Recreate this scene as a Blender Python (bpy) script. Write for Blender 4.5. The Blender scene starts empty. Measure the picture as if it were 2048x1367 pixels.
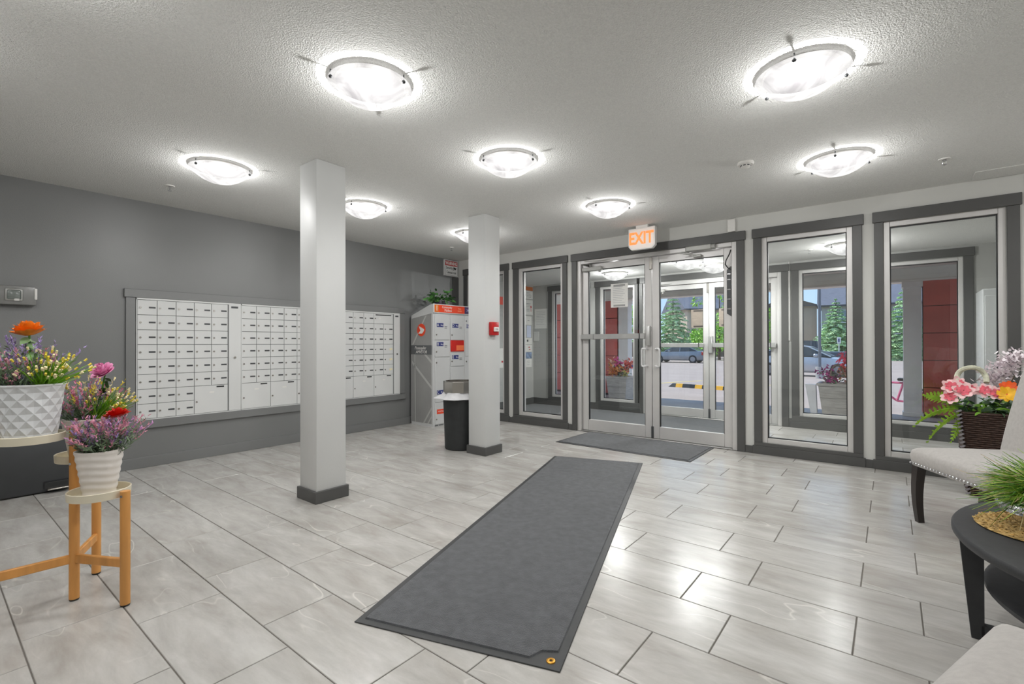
import bpy, bmesh, math, random
from mathutils import Vector, Matrix, Euler
random.seed(7)
R = math.radians
PI = math.pi
scene = bpy.context.scene
COL = scene.collection

# ------------------------------------------------------------------ camera, sky, sun, exposure
D, WL, H = 5.4213, 5.4163, 2.4626          # front wall y, left wall -x, ceiling z
DF = 7.40                                   # far (outer) wall of the vestibule
HV = 2.24                                   # vestibule ceiling
cam_d = bpy.data.cameras.new('camera')
cam = bpy.data.objects.new('camera', cam_d)
COL.objects.link(cam)
cam_d.sensor_fit = 'HORIZONTAL'
cam_d.sensor_width = 36.0
cam_d.lens = 952.142 / 2048 * 36.0
cam_d.clip_start = 0.05
cam_d.clip_end = 500
cam.matrix_world = (Matrix.Translation((0, 0, 1.13)) @ Matrix.Rotation(0.672149, 4, 'Z')
                    @ Matrix.Rotation(PI / 2 + 0.00501505, 4, 'X') @ Matrix.Rotation(-0.00264577, 4, 'Z'))
scene.camera = cam

world = bpy.data.worlds.new('sky')
scene.world = world
world.use_nodes = True
wn = world.node_tree.nodes
wl = world.node_tree.links
tcw = wn.new('ShaderNodeTexCoord')
sep = wn.new('ShaderNodeSeparateXYZ')
wl.new(tcw.outputs['Generated'], sep.inputs[0])
skyr = wn.new('ShaderNodeValToRGB')          # clear sky: pale towards the horizon, deeper overhead
se = skyr.color_ramp.elements
se[0].position = 0.0; se[0].color = (0.56, 0.60, 0.64, 1)
se[1].position = 1.0; se[1].color = (0.20, 0.38, 0.78, 1)
for p_, c_ in ((0.02, (0.50, 0.66, 0.84, 1)), (0.25, (0.34, 0.54, 0.86, 1))):
    e_ = se.new(p_); e_.color = c_
wl.new(sep.outputs['Z'], skyr.inputs[0])
wl.new(skyr.outputs[0], wn['Background'].inputs['Color'])
wn['Background'].inputs['Strength'].default_value = 0.95

sun_d = bpy.data.lights.new('sun', 'SUN')
sun_d.energy = 3.3
sun_d.angle = R(2.0)
sun_d.color = (1.0, 0.95, 0.88)
sun = bpy.data.objects.new('sun', sun_d)
COL.objects.link(sun)
sun.location = (-20, 10, 40)
sun.rotation_euler = Vector((0.62, -0.02, -0.95)).to_track_quat('-Z', 'Y').to_euler()

LAMP_W = 88.0
scene.view_settings.view_transform = 'Standard'
scene.view_settings.look = 'None'
scene.view_settings.gamma = 1.0
scene.view_settings.use_curve_mapping = False
scene.view_settings.exposure = 0.70
cy = scene.cycles
cy.use_denoising = True
cy.max_bounces = 10
cy.diffuse_bounces = 5
cy.glossy_bounces = 5
cy.transmission_bounces = 6
cy.transparent_max_bounces = 24
cy.sample_clamp_indirect = 6.0
cy.caustics_reflective = False
cy.caustics_refractive = False

# ------------------------------------------------------------------ materials
def lin(c):
    return tuple((v / 255 / 12.92) if v / 255 <= 0.04045 else ((v / 255 + 0.055) / 1.055) ** 2.4 for v in c)

MATS = {}
def mat(name, rgb, rough=0.5, metal=0.0, spec=0.5, var=0.0, vscale=8.0, bump=0.0, bscale=40.0, bdist=0.005,
        stretch=(1, 1, 1), emit=None, estr=0.0, sheen=0.0, sss=0.0, coords='Object', detail=3.0):
    if name in MATS:
        return MATS[name]
    m = bpy.data.materials.new(name)
    m.use_nodes = True
    nt = m.node_tree
    b = nt.nodes['Principled BSDF']
    c = lin(rgb)
    b.inputs['Base Color'].default_value = (*c, 1)
    b.inputs['Roughness'].default_value = rough
    b.inputs['Metallic'].default_value = metal
    b.inputs['Specular IOR Level'].default_value = spec
    if sheen:
        b.inputs['Sheen Weight'].default_value = sheen
    if emit:
        b.inputs['Emission Color'].default_value = (*lin(emit), 1)
        b.inputs['Emission Strength'].default_value = estr
    tc = nt.nodes.new('ShaderNodeTexCoord')
    mp = nt.nodes.new('ShaderNodeMapping')
    mp.inputs['Scale'].default_value = stretch
    nt.links.new(tc.outputs[coords], mp.inputs['Vector'])
    if var:
        n = nt.nodes.new('ShaderNodeTexNoise')
        n.inputs['Scale'].default_value = vscale
        n.inputs['Detail'].default_value = detail
        nt.links.new(mp.outputs[0], n.inputs['Vector'])
        rp = nt.nodes.new('ShaderNodeValToRGB')
        rp.color_ramp.elements[0].position = 0.3
        rp.color_ramp.elements[1].position = 0.7
        rp.color_ramp.elements[0].color = (*[max(0, v * (1 - var)) for v in c], 1)
        rp.color_ramp.elements[1].color = (*[min(1, v * (1 + var)) for v in c], 1)
        nt.links.new(n.outputs['Fac'], rp.inputs[0])
        nt.links.new(rp.outputs[0], b.inputs['Base Color'])
    if bump:
        n2 = nt.nodes.new('ShaderNodeTexNoise')
        n2.inputs['Scale'].default_value = bscale
        n2.inputs['Detail'].default_value = 2.0
        nt.links.new(mp.outputs[0], n2.inputs['Vector'])
        bp = nt.nodes.new('ShaderNodeBump')
        bp.inputs['Strength'].default_value = bump
        bp.inputs['Distance'].default_value = bdist
        nt.links.new(n2.outputs['Fac'], bp.inputs['Height'])
        nt.links.new(bp.outputs[0], b.inputs['Normal'])
    MATS[name] = m
    return m

def glass_mat(name, tint=(0.96, 0.975, 0.97), f0=0.04, alpha=1.0):
    if name in MATS:
        return MATS[name]
    m = bpy.data.materials.new(name)
    m.use_nodes = True
    nt = m.node_tree
    nt.nodes.clear()
    out = nt.nodes.new('ShaderNodeOutputMaterial')
    tr = nt.nodes.new('ShaderNodeBsdfTransparent')
    tr.inputs[0].default_value = (*tint, 1)
    gl = nt.nodes.new('ShaderNodeBsdfGlossy')
    gl.inputs['Roughness'].default_value = 0.0
    mix = nt.nodes.new('ShaderNodeMixShader')
    geo = nt.nodes.new('ShaderNodeNewGeometry')
    dot = nt.nodes.new('ShaderNodeVectorMath'); dot.operation = 'DOT_PRODUCT'
    nt.links.new(geo.outputs['Normal'], dot.inputs[0])
    nt.links.new(geo.outputs['Incoming'], dot.inputs[1])
    ab = nt.nodes.new('ShaderNodeMath'); ab.operation = 'ABSOLUTE'
    nt.links.new(dot.outputs['Value'], ab.inputs[0])
    om = nt.nodes.new('ShaderNodeMath'); om.operation = 'SUBTRACT'; om.inputs[0].default_value = 1.0
    nt.links.new(ab.outputs[0], om.inputs[1])
    pw = nt.nodes.new('ShaderNodeMath'); pw.operation = 'POWER'; pw.inputs[1].default_value = 5.0
    nt.links.new(om.outputs[0], pw.inputs[0])
    ml = nt.nodes.new('ShaderNodeMath'); ml.operation = 'MULTIPLY_ADD'
    ml.inputs[1].default_value = 1 - f0; ml.inputs[2].default_value = f0
    nt.links.new(pw.outputs[0], ml.inputs[0])
    nt.links.new(ml.outputs[0], mix.inputs[0])
    nt.links.new(tr.outputs[0], mix.inputs[1])
    nt.links.new(gl.outputs[0], mix.inputs[2])
    nt.links.new(mix.outputs[0], out.inputs[0])
    MATS[name] = m
    return m

def tile_mat():
    m = bpy.data.materials.new('porcelain_tile')
    m.use_nodes = True
    nt = m.node_tree
    L = nt.links.new
    b = nt.nodes['Principled BSDF']
    tc = nt.nodes.new('ShaderNodeTexCoord')
    oi = nt.nodes.new('ShaderNodeObjectInfo')
    sc = nt.nodes.new('ShaderNodeVectorMath'); sc.operation = 'SCALE'
    sc.inputs['Scale'].default_value = 37.0
    L(oi.outputs['Random'], sc.inputs[0])
    ad = nt.nodes.new('ShaderNodeVectorMath'); ad.operation = 'ADD'
    L(tc.outputs['Object'], ad.inputs[0]); L(sc.outputs[0], ad.inputs[1])
    mp = nt.nodes.new('ShaderNodeMapping')
    mp.inputs['Rotation'].default_value = (0, 0, R(-28))
    mp.inputs['Scale'].default_value = (1.0, 3.4, 1)
    L(ad.outputs[0], mp.inputs['Vector'])
    n1 = nt.nodes.new('ShaderNodeTexNoise')
    n1.inputs['Scale'].default_value = 2.2; n1.inputs['Detail'].default_value = 6; n1.inputs['Distortion'].default_value = 0.45
    n1.inputs['Roughness'].default_value = 0.62
    L(mp.outputs[0], n1.inputs['Vector'])
    rp = nt.nodes.new('ShaderNodeValToRGB')
    e = rp.color_ramp.elements
    e[0].position = 0.26; e[0].color = (*lin((166, 161, 154)), 1)
    e[1].position = 0.68; e[1].color = (*lin((199, 197, 193)), 1)
    e2 = e.new(0.46); e2.color = (*lin((183, 180, 175)), 1)
    L(n1.outputs['Fac'], rp.inputs[0])
    n2 = nt.nodes.new('ShaderNodeTexNoise')
    n2.inputs['Scale'].default_value = 1.7; n2.inputs['Detail'].default_value = 2; n2.inputs['Distortion'].default_value = 0.1
    mp2 = nt.nodes.new('ShaderNodeMapping')
    mp2.inputs['Rotation'].default_value = (0, 0, R(-20)); mp2.inputs['Scale'].default_value = (0.8, 2.4, 1)
    L(ad.outputs[0], mp2.inputs['Vector']); L(mp2.outputs[0], n2.inputs['Vector'])
    vr = nt.nodes.new('ShaderNodeValToRGB')
    v = vr.color_ramp.elements
    v[0].position = 0.494; v[0].color = (0, 0, 0, 1)
    v[1].position = 0.506; v[1].color = (0, 0, 0, 1)
    vm = v.new(0.5); vm.color = (.6, .6, .6, 1)
    L(n2.outputs['Fac'], vr.inputs[0])
    n3 = nt.nodes.new('ShaderNodeTexNoise'); n3.inputs['Scale'].default_value = 3.0
    L(ad.outputs[0], n3.inputs['Vector'])
    r3 = nt.nodes.new('ShaderNodeMapRange'); r3.inputs[1].default_value = 0.5; r3.inputs[2].default_value = 0.68
    L(n3.outputs['Fac'], r3.inputs[0])
    mu = nt.nodes.new('ShaderNodeMath'); mu.operation = 'MULTIPLY'
    L(vr.outputs[0], mu.inputs[0]); L(r3.outputs[0], mu.inputs[1])
    mx = nt.nodes.new('ShaderNodeMix'); mx.data_type = 'RGBA'
    L(mu.outputs[0], mx.inputs['Factor']); L(rp.outputs[0], mx.inputs['A'])
    mx.inputs['B'].default_value = (*lin((238, 235, 228)), 1)
    mp5 = nt.nodes.new('ShaderNodeMapping')
    mp5.inputs['Rotation'].default_value = (0, 0, R(-30)); mp5.inputs['Scale'].default_value = (1.8, 7.5, 1)
    n5 = nt.nodes.new('ShaderNodeTexNoise'); n5.inputs['Scale'].default_value = 2.4; n5.inputs['Detail'].default_value = 5; n5.inputs['Roughness'].default_value = .7
    L(ad.outputs[0], mp5.inputs['Vector']); L(mp5.outputs[0], n5.inputs['Vector'])
    r5 = nt.nodes.new('ShaderNodeMapRange'); r5.inputs[1].default_value = .35; r5.inputs[2].default_value = .65; r5.inputs[3].default_value = .93; r5.inputs[4].default_value = 1.05
    L(n5.outputs['Fac'], r5.inputs[0])
    sc5 = nt.nodes.new('ShaderNodeVectorMath'); sc5.operation = 'SCALE'
    L(mx.outputs['Result'], sc5.inputs[0]); L(r5.outputs[0], sc5.inputs['Scale'])
    L(sc5.outputs[0], b.inputs['Base Color'])
    b.inputs['Roughness'].default_value = 0.25
    b.inputs['Specular IOR Level'].default_value = 0.42
    bp = nt.nodes.new('ShaderNodeBump'); bp.inputs['Strength'].default_value = 0.05; bp.inputs['Distance'].default_value = 0.01
    n4 = nt.nodes.new('ShaderNodeTexNoise'); n4.inputs['Scale'].default_value = 9.0
    L(ad.outputs[0], n4.inputs['Vector']); L(n4.outputs['Fac'], bp.inputs['Height']); L(bp.outputs[0], b.inputs['Normal'])
    return m

def bowl_mat(e):
    m = bpy.data.materials.new('alabaster_glass')
    m.use_nodes = True
    nt = m.node_tree
    L = nt.links.new
    nt.nodes.clear()
    out = nt.nodes.new('ShaderNodeOutputMaterial')
    em = nt.nodes.new('ShaderNodeEmission')
    tc = nt.nodes.new('ShaderNodeTexCoord')
    n = nt.nodes.new('ShaderNodeTexNoise')
    n.inputs['Scale'].default_value = 4.5; n.inputs['Detail'].default_value = 3; n.inputs['Distortion'].default_value = 2.5
    L(tc.outputs['Object'], n.inputs['Vector'])
    rp = nt.nodes.new('ShaderNodeValToRGB')
    rp.color_ramp.elements[0].position = 0.35; rp.color_ramp.elements[0].color = (0.62, 0.60, 0.60, 1)
    rp.color_ramp.elements[1].position = 0.6; rp.color_ramp.elements[1].color = (1, 0.985, 0.97, 1)
    L(n.outputs['Fac'], rp.inputs[0])
    L(rp.outputs[0], em.inputs[0])
    em.inputs[1].default_value = e
    tr = nt.nodes.new('ShaderNodeBsdfTransparent'); tr.inputs[0].default_value = (.25, .25, .25, 1)
    ad = nt.nodes.new('ShaderNodeAddShader')
    L(tr.outputs[0], ad.inputs[0]); L(em.outputs[0], ad.inputs[1])
    L(ad.outputs[0], out.inputs[0])
    return m

def emit_mat(name, rgb, s):
    m = bpy.data.materials.new(name)
    m.use_nodes = True
    nt = m.node_tree
    b = nt.nodes['Principled BSDF']
    b.inputs['Base Color'].default_value = (*lin(rgb), 1)
    b.inputs['Emission Color'].default_value = (*lin(rgb), 1)
    b.inputs['Emission Strength'].default_value = s
    return m

CEIL = mat('stipple_ceiling', (238, 238, 235), 0.95, spec=0.1, bump=1.0, bscale=150, bdist=0.009, var=0.05, vscale=120, detail=2)
LWALL = mat('charcoal_wall_paint', (114, 115, 115), 0.42, spec=1.0, var=0.03, vscale=2, bump=0.15, bscale=140, bdist=0.003)
FWALL = mat('pale_grey_wall_paint', (206, 206, 202), 0.6, spec=0.3, var=0.02, vscale=2, bump=0.12, bscale=140, bdist=0.003)
VWALL = mat('vestibule_wall_paint', (180, 180, 177), 0.6, spec=0.3, var=0.02, vscale=2, bump=0.12, bscale=140, bdist=0.003)
COLM = mat('column_paint', (208, 209, 208), 0.5, spec=0.35, bump=0.12, bscale=150, bdist=0.003, var=0.02, vscale=3)
DARK = mat('dark_trim_paint', (84, 84, 83), 0.4, spec=0.4, var=0.04, vscale=4, bump=0.05, bscale=60)
ALU = mat('brushed_aluminium', (198, 198, 196), 0.38, 0.75, var=0.05, vscale=12, bump=0.03, bscale=200, stretch=(1, 1, .05))
ALUW = mat('pale_anodised_frame', (212, 210, 208), 0.42, 0.3, var=0.03, vscale=6)
STEEL = mat('stainless_steel', (200, 196, 190), 0.22, 1.0, var=0.08, vscale=6, bump=0.02, bscale=90)
CHROME = mat('chrome', (225, 225, 228), 0.08, 1.0, var=0.02, vscale=9)
BLACK = mat('black_plastic', (40, 41, 42), 0.45, var=0.1, vscale=10)
DGREY = mat('dark_grey_plastic', (70, 72, 74), 0.4, var=0.05, vscale=10)
WHITE = mat('white_plastic', (232, 230, 226), 0.4, var=0.02, vscale=8)
PAPER = mat('white_paper', (228, 227, 223), 0.8, var=0.02, vscale=14)
MAILB = mat('white_enamel', (214, 215, 214), 0.4, var=0.02, vscale=3)
GLASS = glass_mat('clear_glass')
GROUT = mat('grout', (112, 108, 102), 0.9, var=0.08, vscale=30)
TILE = tile_mat()
RUG = mat('charcoal_carpet_pile', (92, 94, 97), 0.98, spec=0.05, var=0.2, vscale=24, bump=0.8, bscale=320, bdist=0.006, sheen=0.3, detail=8)
RUBBER = mat('rubber_border', (62, 63, 64), 0.5, var=0.08, vscale=20)
BAMBOO = mat('bamboo_wood', (214, 152, 82), 0.45, var=0.18, vscale=18, stretch=(1, 1, .12), bump=0.05, bscale=60)
CREAM = mat('cream_metal', (226, 218, 196), 0.45, var=0.03, vscale=8)
POTW = mat('white_glazed_pot', (232, 226, 220), 0.3, var=0.03, vscale=6)
ESPR = mat('espresso_wood', (46, 39, 37), 0.35, var=0.2, vscale=14, stretch=(1, 1, .15))
TBLK = mat('black_wood_tabletop', (50, 51, 53), 0.55, var=0.12, vscale=30, bump=0.05, bscale=120)
FABR = mat('grey_linen_upholstery', (186, 182, 178), 0.95, spec=0.15, var=0.07, vscale=60, bump=0.35, bscale=420, bdist=0.003, sheen=0.25, detail=5)
RED = mat('red_enamel', (190, 24, 26), 0.35, var=0.08, vscale=10)
ORANGE = mat('orange_red_print', (232, 70, 32), 0.5, var=0.03, vscale=10)
BLUE = mat('navy_print', (36, 48, 118), 0.5, var=0.05, vscale=10)

# ------------------------------------------------------------------ mesh helpers
class MB:
    def __init__(s):
        s.bm = bmesh.new()
    def box(s, x0, x1, y0, y1, z0, z1, bev=0.0, seg=1, rot=None, piv=None):
        r = bmesh.ops.create_cube(s.bm, size=1.0)
        vs = r['verts']
        cx, cy_, cz = (x0 + x1) / 2, (y0 + y1) / 2, (z0 + z1) / 2
        for v in vs:
            v.co = Vector((cx + v.co.x * (x1 - x0), cy_ + v.co.y * (y1 - y0), cz + v.co.z * (z1 - z0)))
        if bev > 0:
            es = list({e for v in vs for e in v.link_edges})
            o = bmesh.ops.bevel(s.bm, geom=es, offset=bev, segments=seg, affect='EDGES', profile=0.5)
            vs = list({v for f in o['faces'] for v in f.verts} | {v for v in vs if v.is_valid})
        if rot is not None:
            m = rot if isinstance(rot, Matrix) else Euler(rot).to_matrix()
            p = Vector(piv) if piv is not None else Vector((cx, cy_, cz))
            for v in vs:
                v.co = p + m @ (v.co - p)
        return s
    def bar(s, a, b, w, h=None, up=(0, 0, 1), bev=0.0):
        """rectangular bar from a to b, w across, h along up"""
        h = h or w
        a, b = Vector(a), Vector(b)
        d = b - a
        L = d.length
        z = d.normalized()
        x = Vector(up).cross(z)
        if x.length < 1e-4:
            x = Vector((1, 0, 0)).cross(z)
        x.normalize()
        y = z.cross(x)
        n0 = len(s.bm.verts)
        m = Matrix((x, y, z)).transposed()
        s.box(-w / 2, w / 2, -h / 2, h / 2, 0, L, bev, rot=m, piv=(0, 0, 0))
        s.bm.verts.ensure_lookup_table()
        for v in s.bm.verts[n0:]:
            v.co += a
        return s
    def ring(s, c, r, ax, u, n):
        v = ax.cross(u)
        return [s.bm.verts.new(c + u * (r * math.cos(2 * PI * i / n)) + v * (r * math.sin(2 * PI * i / n))) for i in range(n)]
    def skin(s, A, B, close=True):
        n = len(A)
        for i in range(n if close else n - 1):
            j = (i + 1) % n
            try:
                s.bm.faces.new((A[i], A[j], B[j], B[i]))
            except ValueError:
                pass
    def tube(s, pts, r, n=10, caps=True, r1=None):
        pts = [Vector(p) for p in pts]
        rings = []
        u = None
        for i, p in enumerate(pts):
            a = (pts[min(i + 1, len(pts) - 1)] - pts[max(i - 1, 0)]).normalized()
            if u is None:
                u = a.cross(Vector((0, 0, 1)))
                if u.length < 1e-3:
                    u = Vector((1, 0, 0))
            u = (u - a * u.dot(a)).normalized()
            t = i / max(1, len(pts) - 1)
            rr = r if r1 is None else r + (r1 - r) * t
            rings.append(s.ring(p, rr, a, u, n))
        for A, B in zip(rings, rings[1:]):
            s.skin(A, B)
        if caps:
            s.bm.faces.new(rings[0][::-1]); s.bm.faces.new(rings[-1])
        return s
    def lathe(s, prof, c=(0, 0, 0), n=32, cap0=False, cap1=False, fn=None):
        c = Vector(c)
        rings = []
        for k, (r, z) in enumerate(prof):
            rg = []
            for i in range(n):
                a = 2 * PI * i / n
                rr = r + (fn(a, k, r, z) if fn else 0)
                rg.append(s.bm.verts.new(c + Vector((rr * math.cos(a), rr * math.sin(a), z))))
            rings.append(rg)
        for A, B in zip(rings, rings[1:]):
            s.skin(A, B)
        if cap0:
            s.bm.faces.new(rings[0][::-1])
        if cap1:
            s.bm.faces.new(rings[-1])
        return s
    def poly(s, pts, ext=None):
        vs = [s.bm.verts.new(Vector(p)) for p in pts]
        s.bm.faces.new(vs)
        if ext is not None:
            e = Vector(ext)
            ws = [s.bm.verts.new(v.co + e) for v in vs]
            s.bm.faces.new(ws[::-1])
            s.skin(vs, ws)
        return s
    def blade(s, p, d, L, w, bend=0.3, seg=3, side=None, tip=0.15, mid=None):
        p, d = Vector(p), Vector(d).normalized()
        sd = side or d.cross(Vector((random.uniform(-1, 1), random.uniform(-1, 1), random.uniform(-1, 1))))
        if sd.length < 1e-4:
            sd = Vector((1, 0, 0))
        sd.normalize()
        dn = Vector((0, 0, -1))
        prev = None
        for i in range(seg + 1):
            t = i / seg
            q = p + d * (L * t) + dn * (bend * L * t * t)
            ww = w * (math.sin(PI * (0.18 + 0.82 * t)) if mid else (1 - t * (1 - tip)))
            a, b = s.bm.verts.new(q - sd * ww / 2), s.bm.verts.new(q + sd * ww / 2)
            if prev:
                s.bm.faces.new((prev[0], prev[1], b, a))
            prev = (a, b)
        return s
    def petal(s, p, d, up, L, w, cup=0.3, seg=4):
        """a rounded petal from p along d, cupped towards up"""
        p, d, up = Vector(p), Vector(d).normalized(), Vector(up).normalized()
        sd = d.cross(up).normalized()
        rows = []
        for i in range(seg + 1):
            t = i / seg
            ww = w * (0.25 + 0.75 * math.sin(PI * min(1, 0.15 + t * 0.72)))
            if i == seg:
                ww *= 0.62
            q = p + d * (L * t) + up * (cup * L * t * t)
            rows.append([s.bm.verts.new(q + sd * (ww / 2 * k) + up * (abs(k) * cup * 0.35 * w)) for k in (-1, 0, 1)])
        for A, B in zip(rows, rows[1:]):
            s.skin(A, B, False)
        return s
    def ico(s, c, r, sub=1, sc=(1, 1, 1)):
        o = bmesh.ops.create_icosphere(s.bm, subdivisions=sub, radius=r)
        for v in o['verts']:
            v.co = Vector((v.co.x * sc[0], v.co.y * sc[1], v.co.z * sc[2])) + Vector(c)
        return s
    def build(s, name, m, parent=None, smooth=True, org=None, angle=38, kind=None, label=None):
        me = bpy.data.meshes.new(name)
        bmesh.ops.recalc_face_normals(s.bm, faces=s.bm.faces)
        if org is not None:
            bmesh.ops.translate(s.bm, verts=s.bm.verts, vec=-Vector(org))
        s.bm.to_mesh(me)
        s.bm.free()
        me.materials.append(m)
        if smooth:
            me.polygons.foreach_set('use_smooth', [True] * len(me.polygons))
            try:
                me.set_sharp_from_angle(angle=R(angle))
            except Exception:
                pass
        return link(name, me, parent, org, kind, label)

def link(name, data, parent=None, org=None, kind=None, label=None):
    o = bpy.data.objects.new(name, data)
    COL.objects.link(o)
    if org is not None:
        o.location = org
    if parent is not None:
        o.parent = parent
    if kind:
        o['kind'] = kind
    if label:
        o['label'] = label
    return o

def thing(name, label, cat, loc=(0, 0, 0), rz=0.0, group=None, kind=None):
    o = bpy.data.objects.new(name, None)
    COL.objects.link(o)
    o.location = loc
    o.rotation_euler = (0, 0, rz)
    tag(o, label, cat, group, kind)
    o.empty_display_size = 0.05
    return o

def tag(o, label=None, cat=None, group=None, kind=None):
    for k, v in (('label', label), ('category', cat), ('group', group), ('kind', kind)):
        if v:
            o[k] = v
    return o

def copy_tree(o, parent=None):
    c = o.copy()
    COL.objects.link(c)
    c.parent = parent
    for ch in list(o.children):
        copy_tree(ch, c)
    return c

def text(body, size, m, loc, rot, parent, name='lettering', ext=0.0006, align='CENTER', shear=0.0, sx=1.0, bold=0.0):
    cu = bpy.data.curves.new(name, 'FONT')
    cu.body = body
    cu.size = size
    cu.extrude = ext
    cu.align_x = align
    cu.align_y = 'CENTER'
    cu.shear = shear
    cu.offset = bold
    cu.resolution_u = 3
    tmp = bpy.data.objects.new('tmp_text', cu)
    me = bpy.data.meshes.new_from_object(tmp)
    bpy.data.objects.remove(tmp)
    me.materials.clear()
    me.materials.append(m)
    o = link(name, me, parent)
    o.location = loc
    o.rotation_euler = rot
    o.scale = (sx, 1, 1)
    return o
FACE_CAM = (R(90), 0, 0)            # lettering that faces -y
FACE_X = (R(90), 0, R(90))          # lettering that faces +x

# ------------------------------------------------------------------ room shell
XR, YB = 2.65, -2.6                  # right and rear walls
fl = MB().box(-WL - .2, XR + .2, YB - .2, D + .02, -0.15, -0.0035).build('floor', GROUT, smooth=False, kind='structure')

TW, TH, G = 0.6235, 0.3113, 0.0042
tile_cache = {}
def tile(x0, x1, y0, y1, parent, zt=0.0, name='tile'):
    w, h = round(x1 - x0, 3), round(y1 - y0, 3)
    if w < 0.02 or h < 0.02:
        return
    k = (w, h)
    if k not in tile_cache:
        b = 0.0018
        mb = MB()
        hw, hh = w / 2, h / 2
        v = [mb.bm.verts.new((sx * hw, sy * hh, -0.006)) for sx, sy in ((-1, -1), (1, -1), (1, 1), (-1, 1))]
        u = [mb.bm.verts.new((sx * hw, sy * hh, -b)) for sx, sy in ((-1, -1), (1, -1), (1, 1), (-1, 1))]
        t = [mb.bm.verts.new((sx * (hw - b), sy * (hh - b), 0)) for sx, sy in ((-1, -1), (1, -1), (1, 1), (-1, 1))]
        mb.skin(v, u); mb.skin(u, t); mb.bm.faces.new(t)
        me = bpy.data.meshes.new('tile')
        mb.bm.to_mesh(me); mb.bm.free()
        me.materials.append(TILE)
        tile_cache[k] = me
    o = link(name, tile_cache[k], parent)
    o.location = ((x0 + x1) / 2, (y0 + y1) / 2, zt)
for k in range(-4, 16):
    y0 = 0.567 + TH * k
    y1 = min(y0 + TH, D - .002)
    off = -0.528 if k % 2 == 0 else -0.739
    n0 = math.floor((-WL - off) / TW)
    for n in range(n0, 6):
        x0, x1 = off + n * TW, off + (n + 1) * TW
        x0, x1 = max(x0, -WL + .002), min(x1, XR - .002)
        if x1 - x0 > 0.03:
            tile(x0 + G / 2, x1 - G / 2, y0 + G / 2, y1 - G / 2, fl)

MB().box(-WL - .2, XR + .2, YB - .2, D + .01, H, H + .15).build('ceiling', CEIL, smooth=False, kind='structure')
MB().box(-WL - .2, -WL, YB - .2, D + .15, 0, H).build('wall_left', LWALL, smooth=False, kind='structure')
MB().box(XR, XR + .2, YB - .2, D + .15, 0, H).build('wall_right', FWALL, smooth=False, kind='structure')
MB().box(-WL - .2, XR + .2, YB - .2, YB, 0, H).build('wall_back', FWALL, smooth=False, kind='structure')

def wall_with_openings(name, y0, y1, x0, x1, z1, ops, m):
    mb = MB()
    cx = x0
    for (a, b, c, d) in ops:
        if a > cx:
            mb.box(cx, a, y0, y1, 0, z1)
        if c > 0:
            mb.box(a, b, y0, y1, 0, c)
        mb.box(a, b, y0, y1, d, z1)
        cx = b
    mb.box(cx, x1, y0, y1, 0, z1)
    return mb.build(name, m, smooth=False, kind='structure')

WT = 0.14
FW_OPS = [(-5.20, -4.45, .12, 2.218), (-4.185, -3.44, .12, 2.218), (-3.22, -1.273, 0, 2.218), (-1.035, -.275, .12, 2.218), (-.048, .725, .12, 2.218)]
wall_with_openings('wall_front', D, D + WT, -WL, XR, H, FW_OPS, FWALL)
FAR_OPS = [(-4.93, -4.22, .16, 2.11), (-3.93, -3.30, .16, 2.11), (-3.16, -1.17, 0, 2.11), (-.965, -.40, .16, 2.11), (-.05, .645, .16, 2.11)]
wall_with_openings('wall_vestibule', DF, DF + WT, -WL, XR, 2.6, FAR_OPS, VWALL)

# --- casings and baseboards
def casing(n, a, b, zt, y, w, wl=None, z_sill=None, name='trim'):
    """dark flat casing around an opening a..b whose top is zt, on wall face y (facing -y)"""
    t = 0.02
    root = tag(bpy.data.objects.new('%s_%d' % (name, n), None), kind='structure')
    COL.objects.link(root)
    wl = wl or w
    MB().box(a - wl, a, y - t, y + .002, .0 if z_sill is None else z_sill, zt, .003).build('side_casing', DARK, root)
    MB().box(b, b + w, y - t, y + .002, .0 if z_sill is None else z_sill, zt, .003).build('side_casing', DARK, root)
    MB().box(a - wl - .012, b + w + .012, y - t - .006, y + .002, zt, zt + .095, .003).build('head_casing', DARK, root)
    if z_sill is not None:
        MB().box(a - wl - .016, b + w + .016, y - t - .004, y + .002, .0, .085, .003).build('plinth_casing', DARK, root)
        MB().box(a - wl, b + w, y - t - .002, y + .002, .085, z_sill, .003).build('sill_casing', DARK, root)
    return root
cz = 2.217
casing(1, -5.20, -4.45, cz, D, .078, z_sill=.12)
casing(2, -4.185, -3.44, cz, D, .072, .10, z_sill=.12)
casing(3, -3.22, -1.273, cz, D, .078, .072)
casing(4, -1.035, -.275, cz, D, .074, z_sill=.12)
casing(5, -.048, .725, cz, D, .074, .066, z_sill=.12)
for i, (a, b, c, d) in enumerate(FAR_OPS):
    casing(6 + i, a, b, 2.115, DF, .085, z_sill=None if i == 2 else .16)
MB().box(-WL + .014, -3.29, D - .014, D + .002, 0, .075, .003).build('baseboard_front', DARK, kind='structure')
MB().box(-1.2, XR, D - .014, D + .002, 0, .075, .003).build('baseboard_front', DARK, kind='structure')
MB().box(-WL - .002, -WL + .014, YB, D, 0, .098, .003).build('baseboard_left', LWALL, kind='structure')
MB().box(-WL + .014, -3.2, DF - .014, DF + .002, 0, .12, .003).build('baseboard_vestibule', DARK, kind='structure')
MB().box(-1.1, .98, DF - .014, DF + .002, 0, .12, .003).build('baseboard_vestibule', DARK, kind='structure')
MB().box(-WL - .002, -WL + .02, 5.295, D - .002, .098, 2.19, .003).build('trim_11', DARK, kind='structure')  # plain dark vertical strip on the left wall by the corner

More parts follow.
